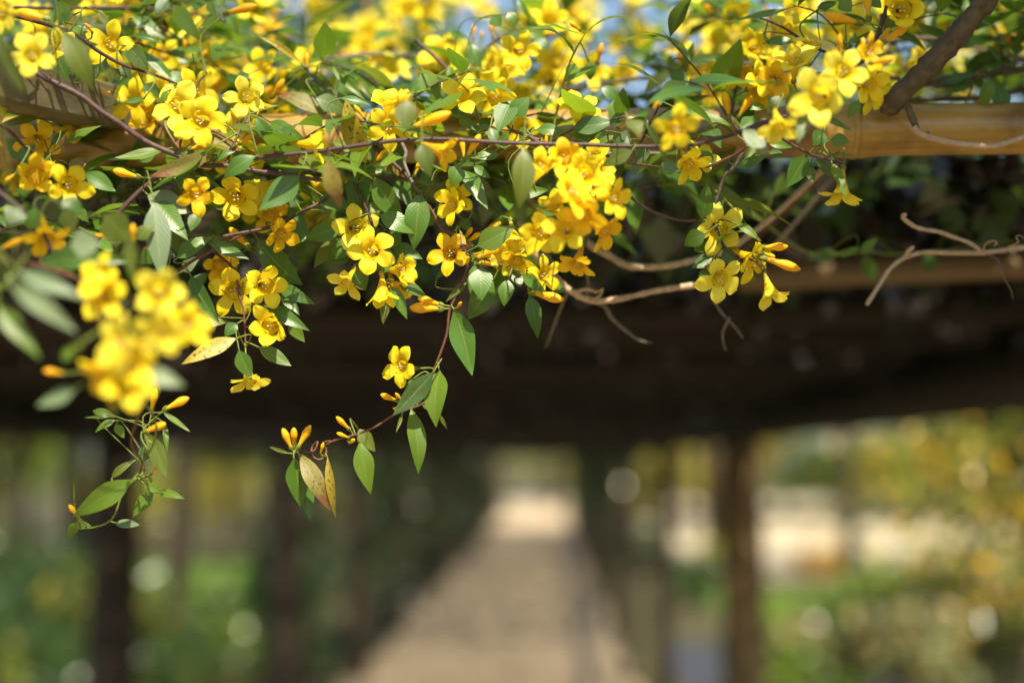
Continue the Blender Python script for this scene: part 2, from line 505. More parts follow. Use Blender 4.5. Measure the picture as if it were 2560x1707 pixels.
def shrub(name, x, y, h, r, label, mats, n=1400, leaf=0.10, group='garden shrubs', z0=0.0, cat='shrub'):
    t = empty(name, (x, y, z0))
    cents, radii = [], []
    for k in range(8):
        an = 6.28 * k / 8 + random.uniform(-.3, .3)
        rr = r * random.uniform(0.1, 0.75)
        c = Vector((x + rr * math.cos(an), y + rr * math.sin(an), z0 + h * random.uniform(0.3, 0.85)))
        cents.append(tuple(c)); radii.append(min(h, r) * random.uniform(0.28, 0.45))
        tube('stem', [Vector((x + .04*math.cos(an), y + .04*math.sin(an), z0 - 0.03)), Vector((x, y, z0)).lerp(c, 0.5) + Vector((0, 0, .05)), c], [0.018, 0.006], BRANCH, t, 5, 3)
    leaf_cloud('foliage', clump_points(cents, radii, n), leaf, mats, t, loc=(x, y, z0))
    tag(t, label, cat, group)
    return t

# ------------------------------------------------------------------ pergola
CEIL = CAM_H + 0.19         # underside of the roof poles
LX, RX = -1.62, 0.72
ROWS = [-1.5, 1.55, 5.35, 8.75, 12.15, 15.6, 19.0, 22.4, 25.8, 29.2, 32.6, 36.0, 39.4]
pergola = empty('pergola', (-0.45, 5.35, 0))
tag(pergola, 'long dark timber pergola of round posts and poles roofing the sandy walk', 'pergola')
def wpart(name, pts, rad, mat, parent, seg=10, wob=0.03, n=5):
    return tube(name, pts, rad, mat, parent, seg, n, wob=wob)[0]
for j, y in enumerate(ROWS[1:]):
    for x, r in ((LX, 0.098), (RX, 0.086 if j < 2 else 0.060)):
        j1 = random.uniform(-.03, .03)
        wpart('post', [Vector((x + j1, y, -0.1)), Vector((x + random.uniform(-.02, .02), y + .02, 1.0)), Vector((x, y, CEIL - 0.11))], [r, r * 0.92], POSTM if x == LX or j > 1 else POST_LIT, pergola, 12)
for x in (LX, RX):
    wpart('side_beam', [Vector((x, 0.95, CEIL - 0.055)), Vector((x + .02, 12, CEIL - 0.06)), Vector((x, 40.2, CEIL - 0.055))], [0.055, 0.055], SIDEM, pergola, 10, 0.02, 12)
yy = 1.95
k = 0
while yy < 40:
    r = random.uniform(0.022, 0.028) if k % 4 else 0.033
    dz = random.uniform(-0.01, 0.012)
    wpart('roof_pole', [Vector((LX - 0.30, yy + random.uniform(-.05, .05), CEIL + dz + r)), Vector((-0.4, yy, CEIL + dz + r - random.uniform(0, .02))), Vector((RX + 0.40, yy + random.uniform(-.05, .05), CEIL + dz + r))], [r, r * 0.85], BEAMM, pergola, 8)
    yy += 0.23 + 0.010 * yy + random.uniform(-.03, .04)
    k += 1

wpart('roof_pole', [Vector((.20, 1.48, CEIL + .006)), Vector((.45, 1.46, CEIL + .013)), Vector((RX + .35, 1.44, CEIL + .024))], [0.017, 0.015], LIT_POLE, pergola, 10)  # only the lit stretch is built; its lit look is in the wood colour

def P(px, py, d):
    """photograph pixel (2560 wide) at depth d in metres -> point in the place"""
    f = 50 / 36 * 2560
    return CAM_M @ Vector(((px - 1280) / f * d, -(py - 853.5) / f * d, -d))

# the yellow bamboo pole the vine lies on, its ends resting on the side beams
a, b = P(-200, 362, 1.09), P(2760, 318, 1.06)
dirp = (b - a).normalized()
pa = a + dirp * (LX - 0.25 - a.x) / dirp.x; pb = a + dirp * (RX + 0.25 - a.x) / dirp.x
polerad = 0.0192
bt = empty('bamboo_pole', pa)
tag(bt, 'thick yellow bamboo pole lying level across the pergola under the flowering vine', 'pole')
nodes = [0.0, 0.34, 0.71, 1.10, 1.46, 1.79, 2.10, 2.40, 2.69, 2.95]
tot = (pb - pa).length
pts, rr = [], []
prof = []
for q in range(120):
    s = tot * q / 119
    dn = min(abs(s - x) for x in nodes)
    prof.append((s, polerad * (1 + 0.07 * math.exp(-(dn / 0.012) ** 2) - 0.02 * math.exp(-((dn - 0.02) / 0.008) ** 2))))
for s in nodes:
    for dd in (-0.02, -0.006, 0, 0.006, 0.02):
        if 0 < s + dd < tot: prof.append((s + dd, polerad * (1.07 if abs(dd) < 0.007 else 0.99)))
prof.sort()
v, f, u = tube_geo([dirp * s for s, _ in prof], [r for _, r in prof], 24)
culm = link('culm', mesh('culm', v, f, BAMBOO, u), bt)
for s in nodes[1:-1]:
    v, f, u = tube_geo([dirp * (s - 0.003), dirp * (s - 0.001), dirp * (s + 0.001), dirp * (s + 0.003)], [polerad * 1.06, polerad * 1.115, polerad * 1.115, polerad * 1.06], 24)
    link('node_ring', mesh('node_ring', v, f, BAMBOO, u), bt)

# weathered board running back over the pole at the left
def board(name, p0, p1, w, h, mat, parent=None):
    d = (p1 - p0); L = d.length; d.normalize()
    s = d.cross(Vector((0, 0, 1))).normalized(); up = s.cross(d)
    verts, faces = [], []
    nseg = 14
    prof = [(-.5, -.44), (-.44, -.5), (.44, -.5), (.5, -.44), (.5, .44), (.44, .5), (-.44, .5), (-.5, .44)]
    for i in range(nseg + 1):
        c = d * (L * i / nseg)
        for (q, e) in prof:
            verts.append(c + s * (q * w + random.uniform(-.0006, .0006)) + up * (e * h + random.uniform(-.0006, .0006)))
    m = len(prof)
    for i in range(nseg):
        for k in range(m):
            faces.append((i*m+k, i*m+(k+1) % m, (i+1)*m+(k+1) % m, (i+1)*m+k))
    faces.append(tuple(range(m-1, -1, -1))); faces.append(tuple(nseg*m+k for k in range(m)))
    o = link(name, mesh(name, verts, faces, mat, smooth=False), parent)
    if not parent: o.location = p0
    return o
bA = P(-420, 105, 0.80); bB = P(330, 288, 1.10)
bd = (bB - bA).normalized()
brd = board('wooden_board', bA - bd * 0.15, bB + bd * 0.02, 0.030, 0.032, WOOD)
tag(brd, 'weathered grey brown wooden board slanting down onto the yellow pole', 'board')
bm_mod = brd.modifiers.new('bevel', 'BEVEL'); bm_mod.width = 0.001

# ------------------------------------------------------------------ flower, bud and leaf meshes
def petal_mesh(seed, mat, curl=1.0):
    rnd = random.Random(seed)
    NU, NV = 8, 9
    r0, L = 0.0062, rnd.uniform(0.0122, 0.0142)
    th0, th1 = R(rnd.uniform(38, 48)), R(rnd.uniform(78, 108) * curl)
    wmax = rnd.uniform(0.0056, 0.0064)
    cup = rnd.uniform(-0.40, 0.20); notch = rnd.uniform(0.0003, 0.0012)
    skew = rnd.uniform(-0.0012, 0.0012); ph = rnd.uniform(0, 6.28)
    prof = [(r0, -0.0006)]
    steps = NV
    for j in range(steps):
        v = (j + 0.5) / steps
        th = th0 + (th1 - th0) * (1 - (1 - v) ** 2.2)
        if v > 0.75: th += R(rnd.uniform(5, 26)) * (v - 0.75) * 4
        prof.append((prof[-1][0] + math.sin(th) * L / steps, prof[-1][1] + math.cos(th) * L / steps))
    verts, faces, uvs = [], [], []
    for j in range(NV + 1):
        v = j / NV
        r, z = prof[j]
        if v < 0.52:
            s = v / 0.52; s = s * s * (3 - 2 * s)
            hw = 0.0045 + (wmax - 0.0045) * s
        else:
            hw = wmax * max(0.0, 1 - ((v - 0.52) / 0.50) ** 1.7) ** 0.80
        hw = max(hw, 0.0009)
        for i in range(NU + 1):
            u = -1 + 2 * i / NU
            x = r - r0 * (1 - math.cos(u * R(36))) * (1 - v) ** 2 - notch * math.exp(-(u / 0.3) ** 2) * v ** 5
            y = u * hw + skew * v * v
            zz = z + cup * u * u * hw * (v ** 1.3) + 0.0009 * math.sin(ph + u * 3.1 + v * 5) * v
            # shallow keel along the middle of each lobe
            zz -= 0.00045 * math.exp(-(u / 0.22) ** 2) * (1 - v)
            verts.append((x, y, zz)); uvs.append(((u + 1) / 2, v))
    for j in range(NV):
        for i in range(NU):
            k = j * (NU + 1) + i
            faces.append((k, k+1, k+NU+2, k+NU+1))
    return mesh('petal', verts, faces, mat, uvs)

def tube_mesh(mat):
    NS, NR = 20, 12
    verts, faces, uvs = [], [], []
    for j in range(NR + 1):
        t = j / NR
        z = -0.023 + 0.0225 * t
        if t < 0.3: r = 0.0011 + 0.0009 * (t / 0.3)
        else:
            s = (t - 0.3) / 0.7
            r = 0.0020 + 0.0043 * s ** 1.5
        for i in range(NS):
            a = 2 * math.pi * i / NS
            rr = r * (1 + 0.05 * t * math.cos(5 * a))
            verts.append((rr * math.cos(a), rr * math.sin(a), z)); uvs.append((i / NS, t * 0.6))
    for j in range(NR):
        for i in range(NS):
            faces.append((j*NS+i, j*NS+(i+1) % NS, (j+1)*NS+(i+1) % NS, (j+1)*NS+i))
    faces.append(tuple(range(NS - 1, -1, -1)))
    return mesh('flower', verts, faces, mat, uvs)

def calyx_mesh():
    verts, faces = [], []
    for k in range(5):
        a = 2 * math.pi * k / 5
        c, s = math.cos(a), math.sin(a)
        b = len(verts)
        for (r, z, w) in ((0.0008, 0, 0.0010), (0.0017, 0.0016, 0.0014), (0.0022, 0.0034, 0.0011), (0.0022, 0.0050, 0.0002)):
            for sg in (-1, 0, 1):
                rr = r + (0.0003 if sg == 0 else 0)
                verts.append((rr * c - sg * w * s, rr * s + sg * w * c, z))
        for j in range(3):
            for i in range(2):
                q = b + j * 3 + i
                faces.append((q, q+1, q+4, q+3))
    return mesh('calyx', verts, faces, GREENS)

def stamen_mesh():
    V, F = [], []
    for k in range(4):
        a = 2 * math.pi * k / 4 + 0.4
        top = Vector((0.0016 * math.cos(a), 0.0016 * math.sin(a), 0.0002 if k else 0.0024))
        pts = [Vector((0.0004 * math.cos(a), 0.0004 * math.sin(a), -0.016)), Vector((top.x * .5, top.y * .5, -0.006)), top]
        v, f, u = tube_geo(catmull(pts, 3), [0.00022] * 7, 5)
        o = len(V); V += v; F += [tuple(i + o for i in q) for q in f]
        tip = top + Vector((0.0010 * math.cos(a), 0.0010 * math.sin(a), 0.0005))
        v, f, u = tube_geo([top - Vector((0, 0, .0003)), top.lerp(tip, .5), tip], [0.00030, 0.00055, 0.0002], 5)
        o = len(V); V += v; F += [tuple(i + o for i in q) for q in f]
    return mesh('stamen', V, F, PALE)

def bud_mesh(seed):
    rnd = random.Random(seed)
    NS, NR = 15, 14
    verts, faces, uvs = [], [], []
    tw = rnd.uniform(0.5, 1.2); fat = rnd.uniform(0.0027, 0.0034)
    for j in range(NR + 1):
        t = j / NR
        z = 0.0215 * t
        if t < 0.62: r = 0.0011 + (fat - 0.0011) * (t / 0.62) ** 1.5
        else: r = fat * max(0.0, 1 - ((t - 0.62) / 0.39) ** 2.1) ** 0.62 + 0.00012
        for i in range(NS):
            a = 2 * math.pi * i / NS + tw * t
            rr = r * (1 + 0.10 * max(0, t - 0.35) * math.cos(5 * (a - tw * t) ) )
            verts.append((rr * math.cos(a), rr * math.sin(a), z)); uvs.append((i / NS, t))
    for j in range(NR):
        for i in range(NS):
            faces.append((j*NS+i, j*NS+(i+1) % NS, (j+1)*NS+(i+1) % NS, (j+1)*NS+i))
    faces.append(tuple(range(NS - 1, -1, -1))); faces.append(tuple(NR*NS + i for i in range(NS)))
    return mesh('bud', verts, faces, BUDM, uvs)

def leaf_mesh(seed, mat):
    """unit length along +Y, unit width along X, face +Z"""
    rnd = random.Random(seed)
    NU, NV = 6, 12
    bow = rnd.uniform(-0.05, 0.14); fold = rnd.uniform(0.10, 0.34); twist = rnd.uniform(-0.5, 0.5)
    wav = rnd.uniform(0.0, 0.035); ph = rnd.uniform(0, 6.28); side = rnd.uniform(-0.07, 0.07); curl = rnd.uniform(-0.02, 0.10)
    peak = rnd.uniform(0.34, 0.44)
    verts, faces, uvs = [], [], []
    for j in range(NV + 1):
        v = j / NV
        if v < peak: w = math.sin(math.pi / 2 * max(0, (v - 0.02)) / (peak - 0.02)) ** 0.85
        else:
            s = (v - peak) / (1 - peak)
            w = max(0.0, 1 - s ** 1.75) ** 0.95 * (1 - 0.12 * s)
        w = 0.5 * max(w, 0.03 if v < 0.5 else 0.008)
        tw = twist * (v - 0.3)
        for i in range(NU + 1):
            u = -1 + 2 * i / NU
            x = u * w
            z = fold * abs(u) * w * 0.55 + wav * math.sin(ph + v * 9 + (2 if u > 0 else 0)) * abs(u) - curl * (u * w) ** 2
            x2 = x * math.cos(tw) - z * math.sin(tw); z2 = x * math.sin(tw) * 0.5 + z * math.cos(tw)
            verts.append((x2 + side * 4 * v * (1 - v), v, z2 * 0.42 + bow * 4 * v * (1 - v)))
            uvs.append(((u + 1) / 2, v))
    for j in range(NV):
        for i in range(NU):
            k = j * (NU + 1) + i
            faces.append((k, k+1, k+NU+2, k+NU+1))
    return mesh('leaf', verts, faces, mat, uvs)

PM = {k: [petal_mesh(i * 7 + 1, m) for i in range(7)] for k, m in PETALS.items()}
TM = {k: tube_mesh(m) for k, m in TUBES.items()}
CALYX, STAMEN = calyx_mesh(), stamen_mesh()
BM = [bud_mesh(i) for i in range(5)]
LM = {k: [leaf_mesh(i * 3 + 2, m) for i in range(9)] for k, m in LEAFM.items()}

# ------------------------------------------------------------------ vines
CROPS = {1: (0, 0, 3.016), 2: (640, 0, 3.016), 3: (1280, 0, 3.016), 4: (1920, 0, 3.016), 5: (0, 500, 3.016), 6: (640, 420, 3.016),
         7: (1280, 320, 3.016), 8: (1920, 420, 3.016), 9: (0, 900, 1.944), 10: (640, 800, 3.016)}
def S(c, x, y):
    ox, oy, s = CROPS[c]
    return ox + x / s, oy + y / s
def PC(c, x, y, d):
    return P(*S(c, x, y), d)

class Vine:
    def __init__(self, name, label, group=None, cat='vine'):
        self.name, self.label, self.group, self.cat = name, label, group, cat
        self.stems = []      # (points, radii, material)
        self.pts = []        # sampled points on the stems
        self.items = []
        self.root = None
    def stem(self, pts, rad, mat):
        sm = catmull(pts, 6)
        rad = [r * 0.82 for r in rad]
        self.stems.append((pts, rad, mat)); self.pts += sm
        return self
    def start(self):
        p0 = self.stems[0][0][0]
        self.root = empty(self.name, p0)
        tag(self.root, self.label, self.cat, self.group)
        for pts, rad, mat in self.stems:
            tube('stem', pts, rad, mat, self.root, 7, 7, wob=0.05, taper=True)
        self.np = np.array([tuple(p) for p in self.pts])
    def near(self, p):
        d = np.linalg.norm(self.np - np.array(tuple(p)), axis=1)
        i = int(d.argmin())
        return Vector(self.np[i]), float(d[i])

def add_stalk(name, owner, M, base, dirv, vine, mat, rad):
    q, dist = vine.near(base)
    if dist < 0.0015: return
    mid = base.lerp(q, 0.5) - dirv * min(0.012, dist * 0.35) + Vector((0, 0, 0.12 * dist))
    pts = catmull([base + dirv * 0.0008, mid, q], 4 if dist < 0.05 else 7)
    rr = [rad * (0.75 if dist > .03 else 1.0) for i in range(len(pts))]
    v, f, u = tube_geo(pts, rr, 5)
    inv = M.inverted()
    me = mesh(name, [inv @ p for p in v], f, mat, u)
    link(name, me, owner)

def frame(z, roll=0.0):
    q = z.to_track_quat('Z', 'Y')
    return (q @ Quaternion((0, 0, 1), roll)).to_matrix()

def add_flower(vine, pos, facing, diam, kind='y', rnd=random, detail=True):
    """pos = centre of the throat"""
    s = diam / 0.0330
    M = Matrix.Translation(pos) @ frame(facing.normalized(), rnd.uniform(0, 6.28)).to_4x4() @ Matrix.Scale(s, 4)
    fl = link('flower', TM[kind], vine.root)
    fl.matrix_basis = Matrix.Translation(-vine.root.location) @ M
    shut = rnd.choice((0, 0, 0, 4, 8, -12, -28, -40))      # open, reflexed or half shut
    for k in range(5):
        p = link('petal', rnd.choice(PM[kind]), fl)
        p.matrix_basis = Matrix.Rotation(2 * math.pi * k / 5 + rnd.uniform(-.07, .07), 4, 'Z') @ Matrix.Translation((0.0062, 0, 0)) @ Matrix.Rotation(R(shut + rnd.uniform(-16, 12)), 4, 'Y') @ Matrix.Rotation(R(rnd.uniform(-12, 12)), 4, 'X') @ Matrix.Diagonal((rnd.uniform(.93, 1.1), rnd.uniform(.92, 1.12), 1, 1)) @ Matrix.Translation((-0.0062, 0, 0))
    if detail: link('stamen', STAMEN, fl)
    c = link('calyx', CALYX, fl); c.location = (0, 0, -0.0245)
    base = M @ Vector((0, 0, -0.0242))
    add_stalk('pedicel', fl, M, base, facing.normalized(), vine, GREENS, 0.0006)
    return fl

def add_bud(vine, base, tip, rnd=random):
    d = tip - base; L = d.length
    s = L / 0.0215
    M = Matrix.Translation(base) @ frame(d.normalized(), rnd.uniform(0, 6.28)).to_4x4() @ Matrix.Diagonal((min(s, 1.1) * 1.0, min(s, 1.1) * 1.0, s, 1))
    b = link('bud', rnd.choice(BM), vine.root)
    b.matrix_basis = Matrix.Translation(-vine.root.location) @ M
    c = link('calyx', CALYX, b); c.location = (0, 0, -0.0008)
    add_stalk('pedicel', b, M, base, d.normalized(), vine, GREENS, 0.0006)
    return b

def add_leaf(vine, base, tip, width, normal, kind='g', rnd=random, mesh_id=None):
    y = tip - base; L = y.length; y = y.normalized()
    n = (normal - y * normal.dot(y)).normalized()
    x = y.cross(n)
    Mr = Matrix((x * width, y * L, n * L)).transposed().to_4x4()
    M = Matrix.Translation(base) @ Mr
    l = link('leaf', LM[kind][mesh_id] if mesh_id is not None else rnd.choice(LM[kind]), vine.root)
    l.matrix_basis = Matrix.Translation(-vine.root.location) @ M
    add_stalk('petiole', l, M, base, y, vine, GREENS if kind != 'b' else STEM_RED, 0.0006)
    return l

TOCAM = (CAM_R @ Vector((0, 0, 1)))
CAMX = CAM_R @ Vector((1, 0, 0)); CAMY = CAM_R @ Vector((0, 1, 0))
def cdir(fx, fy, sign=1):
    fz = math.sqrt(max(0.0, 1 - fx * fx - fy * fy)) * sign
    return CAMX * fx + CAMY * fy + TOCAM * fz

VINES = {}
def V_(key, name, label, group=None):
    VINES[key] = Vine(name, label, group); return VINES[key]
def pl(c, d, *xy):
    """polyline from crop pixels; d is a depth or (start, end)"""
    n = len(xy) // 2
    d0, d1 = d if isinstance(d, tuple) else (d, d)
    return [PC(c, xy[2*i], xy[2*i+1], d0 + (d1 - d0) * i / max(1, n - 1)) for i in range(n)]

v = V_('slant', 'flowering_vine', 'thick purple vine stem slanting across the wooden board with a big flower cluster')
v.stem(pl(1, (.93, .97), -260, 330, -80, 400, 160, 490, 380, 610, 600, 720, 760, 840, 900, 930, 1010, 1010, 1130, 1085, 1330, 1170, 1500, 1245, 1700, 1250, 1930, 1290, 2180, 1320, 2430, 1360, 2560, 1350), [.0030, .0018], STEM)
v.stem(pl(1, (.98, 1.02), 1330, 1170, 1380, 1000, 1420, 800, 1500, 620, 1560, 560), [.0012, .0008], STEM)
v.stem(pl(1, (.97, .99), 1700, 1250, 1760, 1100, 1820, 960, 1880, 860), [.0012, .0008], STEM)
v = V_('arch', 'flowering_vine', 'arching brown vine stem with pale leaves and flowers under the yellow pole')
v.stem(pl(1, (.96, .97), 700, 1850, 800, 1720, 930, 1568, 1080, 1420, 1250, 1300, 1450, 1240, 1560, 1235), [.0025, .0018], STEM)
v.stem(pl(6, (.98, 1.0), -260, 520, 0, 470, 150, 430, 350, 330, 500, 250, 700, 110), [.0017, .0014], STEM)
v.stem(pl(5, (1.0, .99), 1150, 560, 1310, 550, 1450, 460, 1600, 380, 1750, 300, 1900, 235, 2080, 190), [.0016, .0012], STEM_RED)
v.stem(pl(5, (1.0, .99), 1600, 380, 1760, 520, 1800, 700, 1840, 860, 1850, 1050, 1850, 1120), [.0012, .0007], STEM_RED)
v = V_('level', 'flowering_vine', 'long thin dark vine stem running level in front of the yellow pole')
v.stem(pl(2, (.95, .93), -140, 1230, 20, 1190, 250, 1165, 480, 1140, 760, 1100, 1080, 1060, 1400, 1050, 1930, 1080, 2430, 1090, 2830, 1105, 3230, 1100, 3380, 1075, 3610, 1010, 3860, 920, 4010, 870), [.0019, .0016], STEM)
v = V_('centre', 'flowering_vine', 'leafy vine hanging below the yellow pole with two round yellow flowers side by side')
v.stem(pl(2, (1.02, 1.0), 1100, 1080, 1130, 1150, 1120, 1230, 1180, 1380, 1220, 1450), [.0017, .0014], STEM_GREY)
v.stem(pl(2, (1.04, 1.0), 800, 1000, 900, 1110, 1000, 1200, 1150, 1340, 1210, 1440, 1240, 1500), [.0020, .0016], STEM)
v.stem(pl(6, (1.0, 1.0), 740, 110, 800, 240, 860, 380, 900, 520, 900, 700, 950, 850, 1000, 940), [.0015, .0008], STEM)
v = V_('dangle', 'flowering_vine', 'reddish vine strand dangling lowest over the walk, three upright buds at its curled tip')
ring = [(475 + 56 * math.cos(a), 985 - 66 * math.sin(a)) for a in [R(q) for q in range(60, -300, -40)]]
v.stem(pl(6, (1.0, 1.0), 1220, 180, 1330, 330, 1400, 460, 1490, 500, 1580, 640, 1590, 760, 1560, 850, 1500, 980, 1460, 1070, 1440, 1240, 1400, 1370, 1345, 1520, 1310, 1700, 1250, 1780, 1050, 1855, 900, 1950, 750, 2010, 600, 2050, 520, 2090), [.0014, .0009], STEM_RED)
v.stem([PC(10, x, y, 1.0 + .004 * math.sin(i)) for i, (x, y) in enumerate([(560, 910)] + ring)] + pl(10, 1.0, 430, 990, 330, 985, 285, 1010), [.0010, .0009], STEM_RED)
v = V_('mid', 'flowering_vine', 'vine sprig below the pole with horizontal trumpet flowers and drooping leaves beside a withered flower')
v.stem(pl(6, (1.0, 1.0), 1490, 500, 1600, 660, 1700, 680, 1820, 720, 1950, 780, 2060, 900), [.0014, .0008], STEM_GREY)
v = V_('cluster', 'flowering_vine', 'dense ball of golden yellow trumpet flowers hanging in front of the yellow pole')
v.stem(pl(7, (.96, .95), 120, 60, 300, 180, 430, 330, 520, 500, 560, 700, 560, 900), [.0018, .0009], STEM)
v.stem(pl(7, (.99, .99), 0, 20, 200, 90, 430, 170, 650, 225, 850, 260, 1150, 300), [.0015, .0013], STEM_RED)
v = V_('rightsprig', 'flowering_vine', 'hanging vine sprig with four pale yellow flowers against the dark roof')
v.stem(pl(7, (1.0, 1.0), 640, 290, 700, 350, 850, 480, 1000, 600, 1200, 680, 1350, 700, 1480, 680, 1560, 800, 1600, 900, 1700, 980, 1830, 1000, 1900, 1080), [.0015, .0009], STEM)
v.stem(pl(7, (.98, 1.0), 1760, 150, 1680, 290, 1600, 370, 1545, 530, 1500, 680), [.0016, .0012], STEM_GREY)
v = V_('rightknot', 'flowering_vine', 'leafy vine end over the pole with one nodding yellow flower facing straight down')
v.stem(pl(3, (.93, .98), 1680, 1010, 1800, 960, 1930, 920, 2050, 1050, 2220, 1150, 2330, 1190, 2420, 1210, 2500, 1240), [.0016, .0009], STEM)
v.stem(pl(7, (.98, .97), 1160, 300, 1300, 300, 1480, 290, 1600, 240, 1740, 170, 1760, 100), [.0014, .0012], STEM_RED)
v = V_('rightbunch', 'flowering_vine', 'heavy bunch of pale yellow flowers where the thick bark branch meets the pole')
v.stem(pl(4, (.95, .98), 930, -80, 900, 50, 850, 200, 800, 330, 700, 480, 560, 620, 400, 800, 250, 900, 100, 980), [.0022, .0012], STEM)
v.stem(pl(4, (1.0, 1.04), 700, 480, 500, 420, 300, 330, 100, 200, -100, 120), [.0016, .0010], STEM)
v = V_('leftfront', 'flowering_vine', 'blurred yellow flower spray hanging before the thick post, ending in a leafy curl')
v.stem(pl(5, (.84, .80), -200, 380, 0, 430, 240, 480, 500, 560, 760, 700, 900, 900, 960, 1150, 980, 1350) + pl(9, (.84, .96), 660, 80, 690, 200, 640, 380, 655, 440, 690, 500, 665, 570), [.0016, .0009], STEM_RED)
v.stem(pl(9, (.96, .97), 665, 570, 600, 640, 560, 745, 520, 790, 440, 815, 375, 815), [.0010, .0006], GREENS)
v.stem(pl(9, (.86, .96), 690, 200, 735, 250, 760, 330, 740, 420, 690, 500), [.0010, .0008], GREENS)
v = V_('leftedge', 'flowering_vine', 'blurred vine shoot with grey green leaves and an orange trumpet below the board')
v.stem(pl(5, (.88, .86), -260, -300, -60, -100, 150, 60, 300, 200, 420, 420, 560, 470), [.0024, .0012], STEM)
v.stem(pl(5, (.80, .78), -200, 560, 0, 660, 90, 600, 130, 540), [.0016, .0012], GREENS)
v.stem(pl(1, (.90, .97), -160, 900, 40, 960, 160, 1080, 300, 1200, 420, 1330), [.0020, .0012], STEM)
v = V_('lefttop', 'flowering_vine', 'upper vine tangle above the wooden board with one open star shaped flower')
v.stem(pl(1, (.95, 1.02), -200, 60, 100, 120, 330, 180, 560, 260, 760, 400, 950, 500, 1150, 560, 1350, 640), [.0020, .0013], STEM)
v.stem(pl(1, (1.06, 1.14), -200, 40, 200, 60, 500, 65, 950, 60, 1300, 80, 1560, 130, 1760, 160), [.0018, .0013], STEM)
v.stem(pl(1, (1.04, 1.12), 760, 400, 1000, 330, 1250, 400, 1500, 480), [.0014, .0009], STEM)
v = V_('backleft', 'flowering_vine', 'blurred vine stem behind the pole with a few orange buds and curled yellow leaves', 'vines behind the pole')
v.stem(pl(2, (1.16, 1.22), -300, 700, 0, 580, 200, 530, 350, 490, 690, 430, 900, 410, 1300, 430, 1500, 480), [.0026, .0022], STEM_GREY)
v.stem(pl(2, (1.05, 1.08), 350, 490, 500, 650, 650, 800, 700, 900), [.0014, .001], STEM_GREY)
v = V_('backmid', 'flowering_vine', 'bright cluster of yellow flowers lying on top of the pole mid span', 'vines behind the pole')
v.stem(pl(2, (1.08, 1.03), 1200, 300, 1400, 480, 1540, 620, 1650, 740, 1750, 850, 1900, 900, 2150, 850), [.0018, .0012], STEM)
v.stem(pl(2, (1.10, 1.12), 1540, 620, 1750, 350, 1900, 250, 2000, 150), [.0014, .0009], STEM)
v = V_('backright', 'flowering_vine', 'sloping vine stem behind the pole under a row of blurred yellow flowers', 'vines behind the pole')
v.stem(pl(3, (1.20, 1.10), -200, 900, 100, 740, 360, 690, 600, 650, 900, 600, 1150, 570, 1400, 520, 1700, 480, 1900, 500), [.0024, .0018], STEM_GREY)
v.stem(pl(3, (1.05, 1.0), 1700, 480, 1680, 700, 1660, 900, 1720, 1000), [.0016, .0012], STEM)

v = V_('under', 'flowering_vine', 'thin green shoot with few narrow leaves under the pole among the dry twigs')
v.stem(pl(8, (1.16, 1.22), -260, 240, 60, 480, 300, 640, 520, 655, 700, 620, 900, 650, 1230, 640, 1500, 600, 2100, 520), [.0014, .0008], GREENS)
for v in VINES.values(): v.start()

# ------------------------------------------------------------------ filler vines: the tangle on top of the pole and behind it, plus sprays added overhead for shade
FILL_LABELS = [
    'low leafy vine tangle lying along the top of the yellow pole', 'leafy vine tangle just behind the yellow pole',
    'vine tangle a hand behind the pole, leaves dark and small', 'blurred vine row behind the pole with scattered yellow flowers',
    'blurred vine row farther back with yellow flowers against the sky', 'faint vine row near the top of the roof, mostly leaves',
    'farthest blurred vine row of the roof edge against the trees', 'shaded vine tangle hanging just under the pole',
    'leafy tangle above the end of the wooden board', 'flower rich tangle above the pole beside the thick branch',
    'dark tangle of leaves around the thick branch',
    'leafy sprigs spilling over the front of the pole mid span', 'dark leaf mass high behind the thick branch', 'dense dark leaves low behind the thick branch',
    'blurred vine crest high on the roof, thick with yellow flowers', 'vine spray added overhead to shade the end of the pole', 'upper vine spray added above the thick branch to shade the pole',
    'leafy spray added over the pole end to shade it', 'leafy spray added high over the pole end to shade it', 'low leafy spray added beside the thick branch for shade, outside the roof']  # the last five sprays are added overhead to shade the pole's end
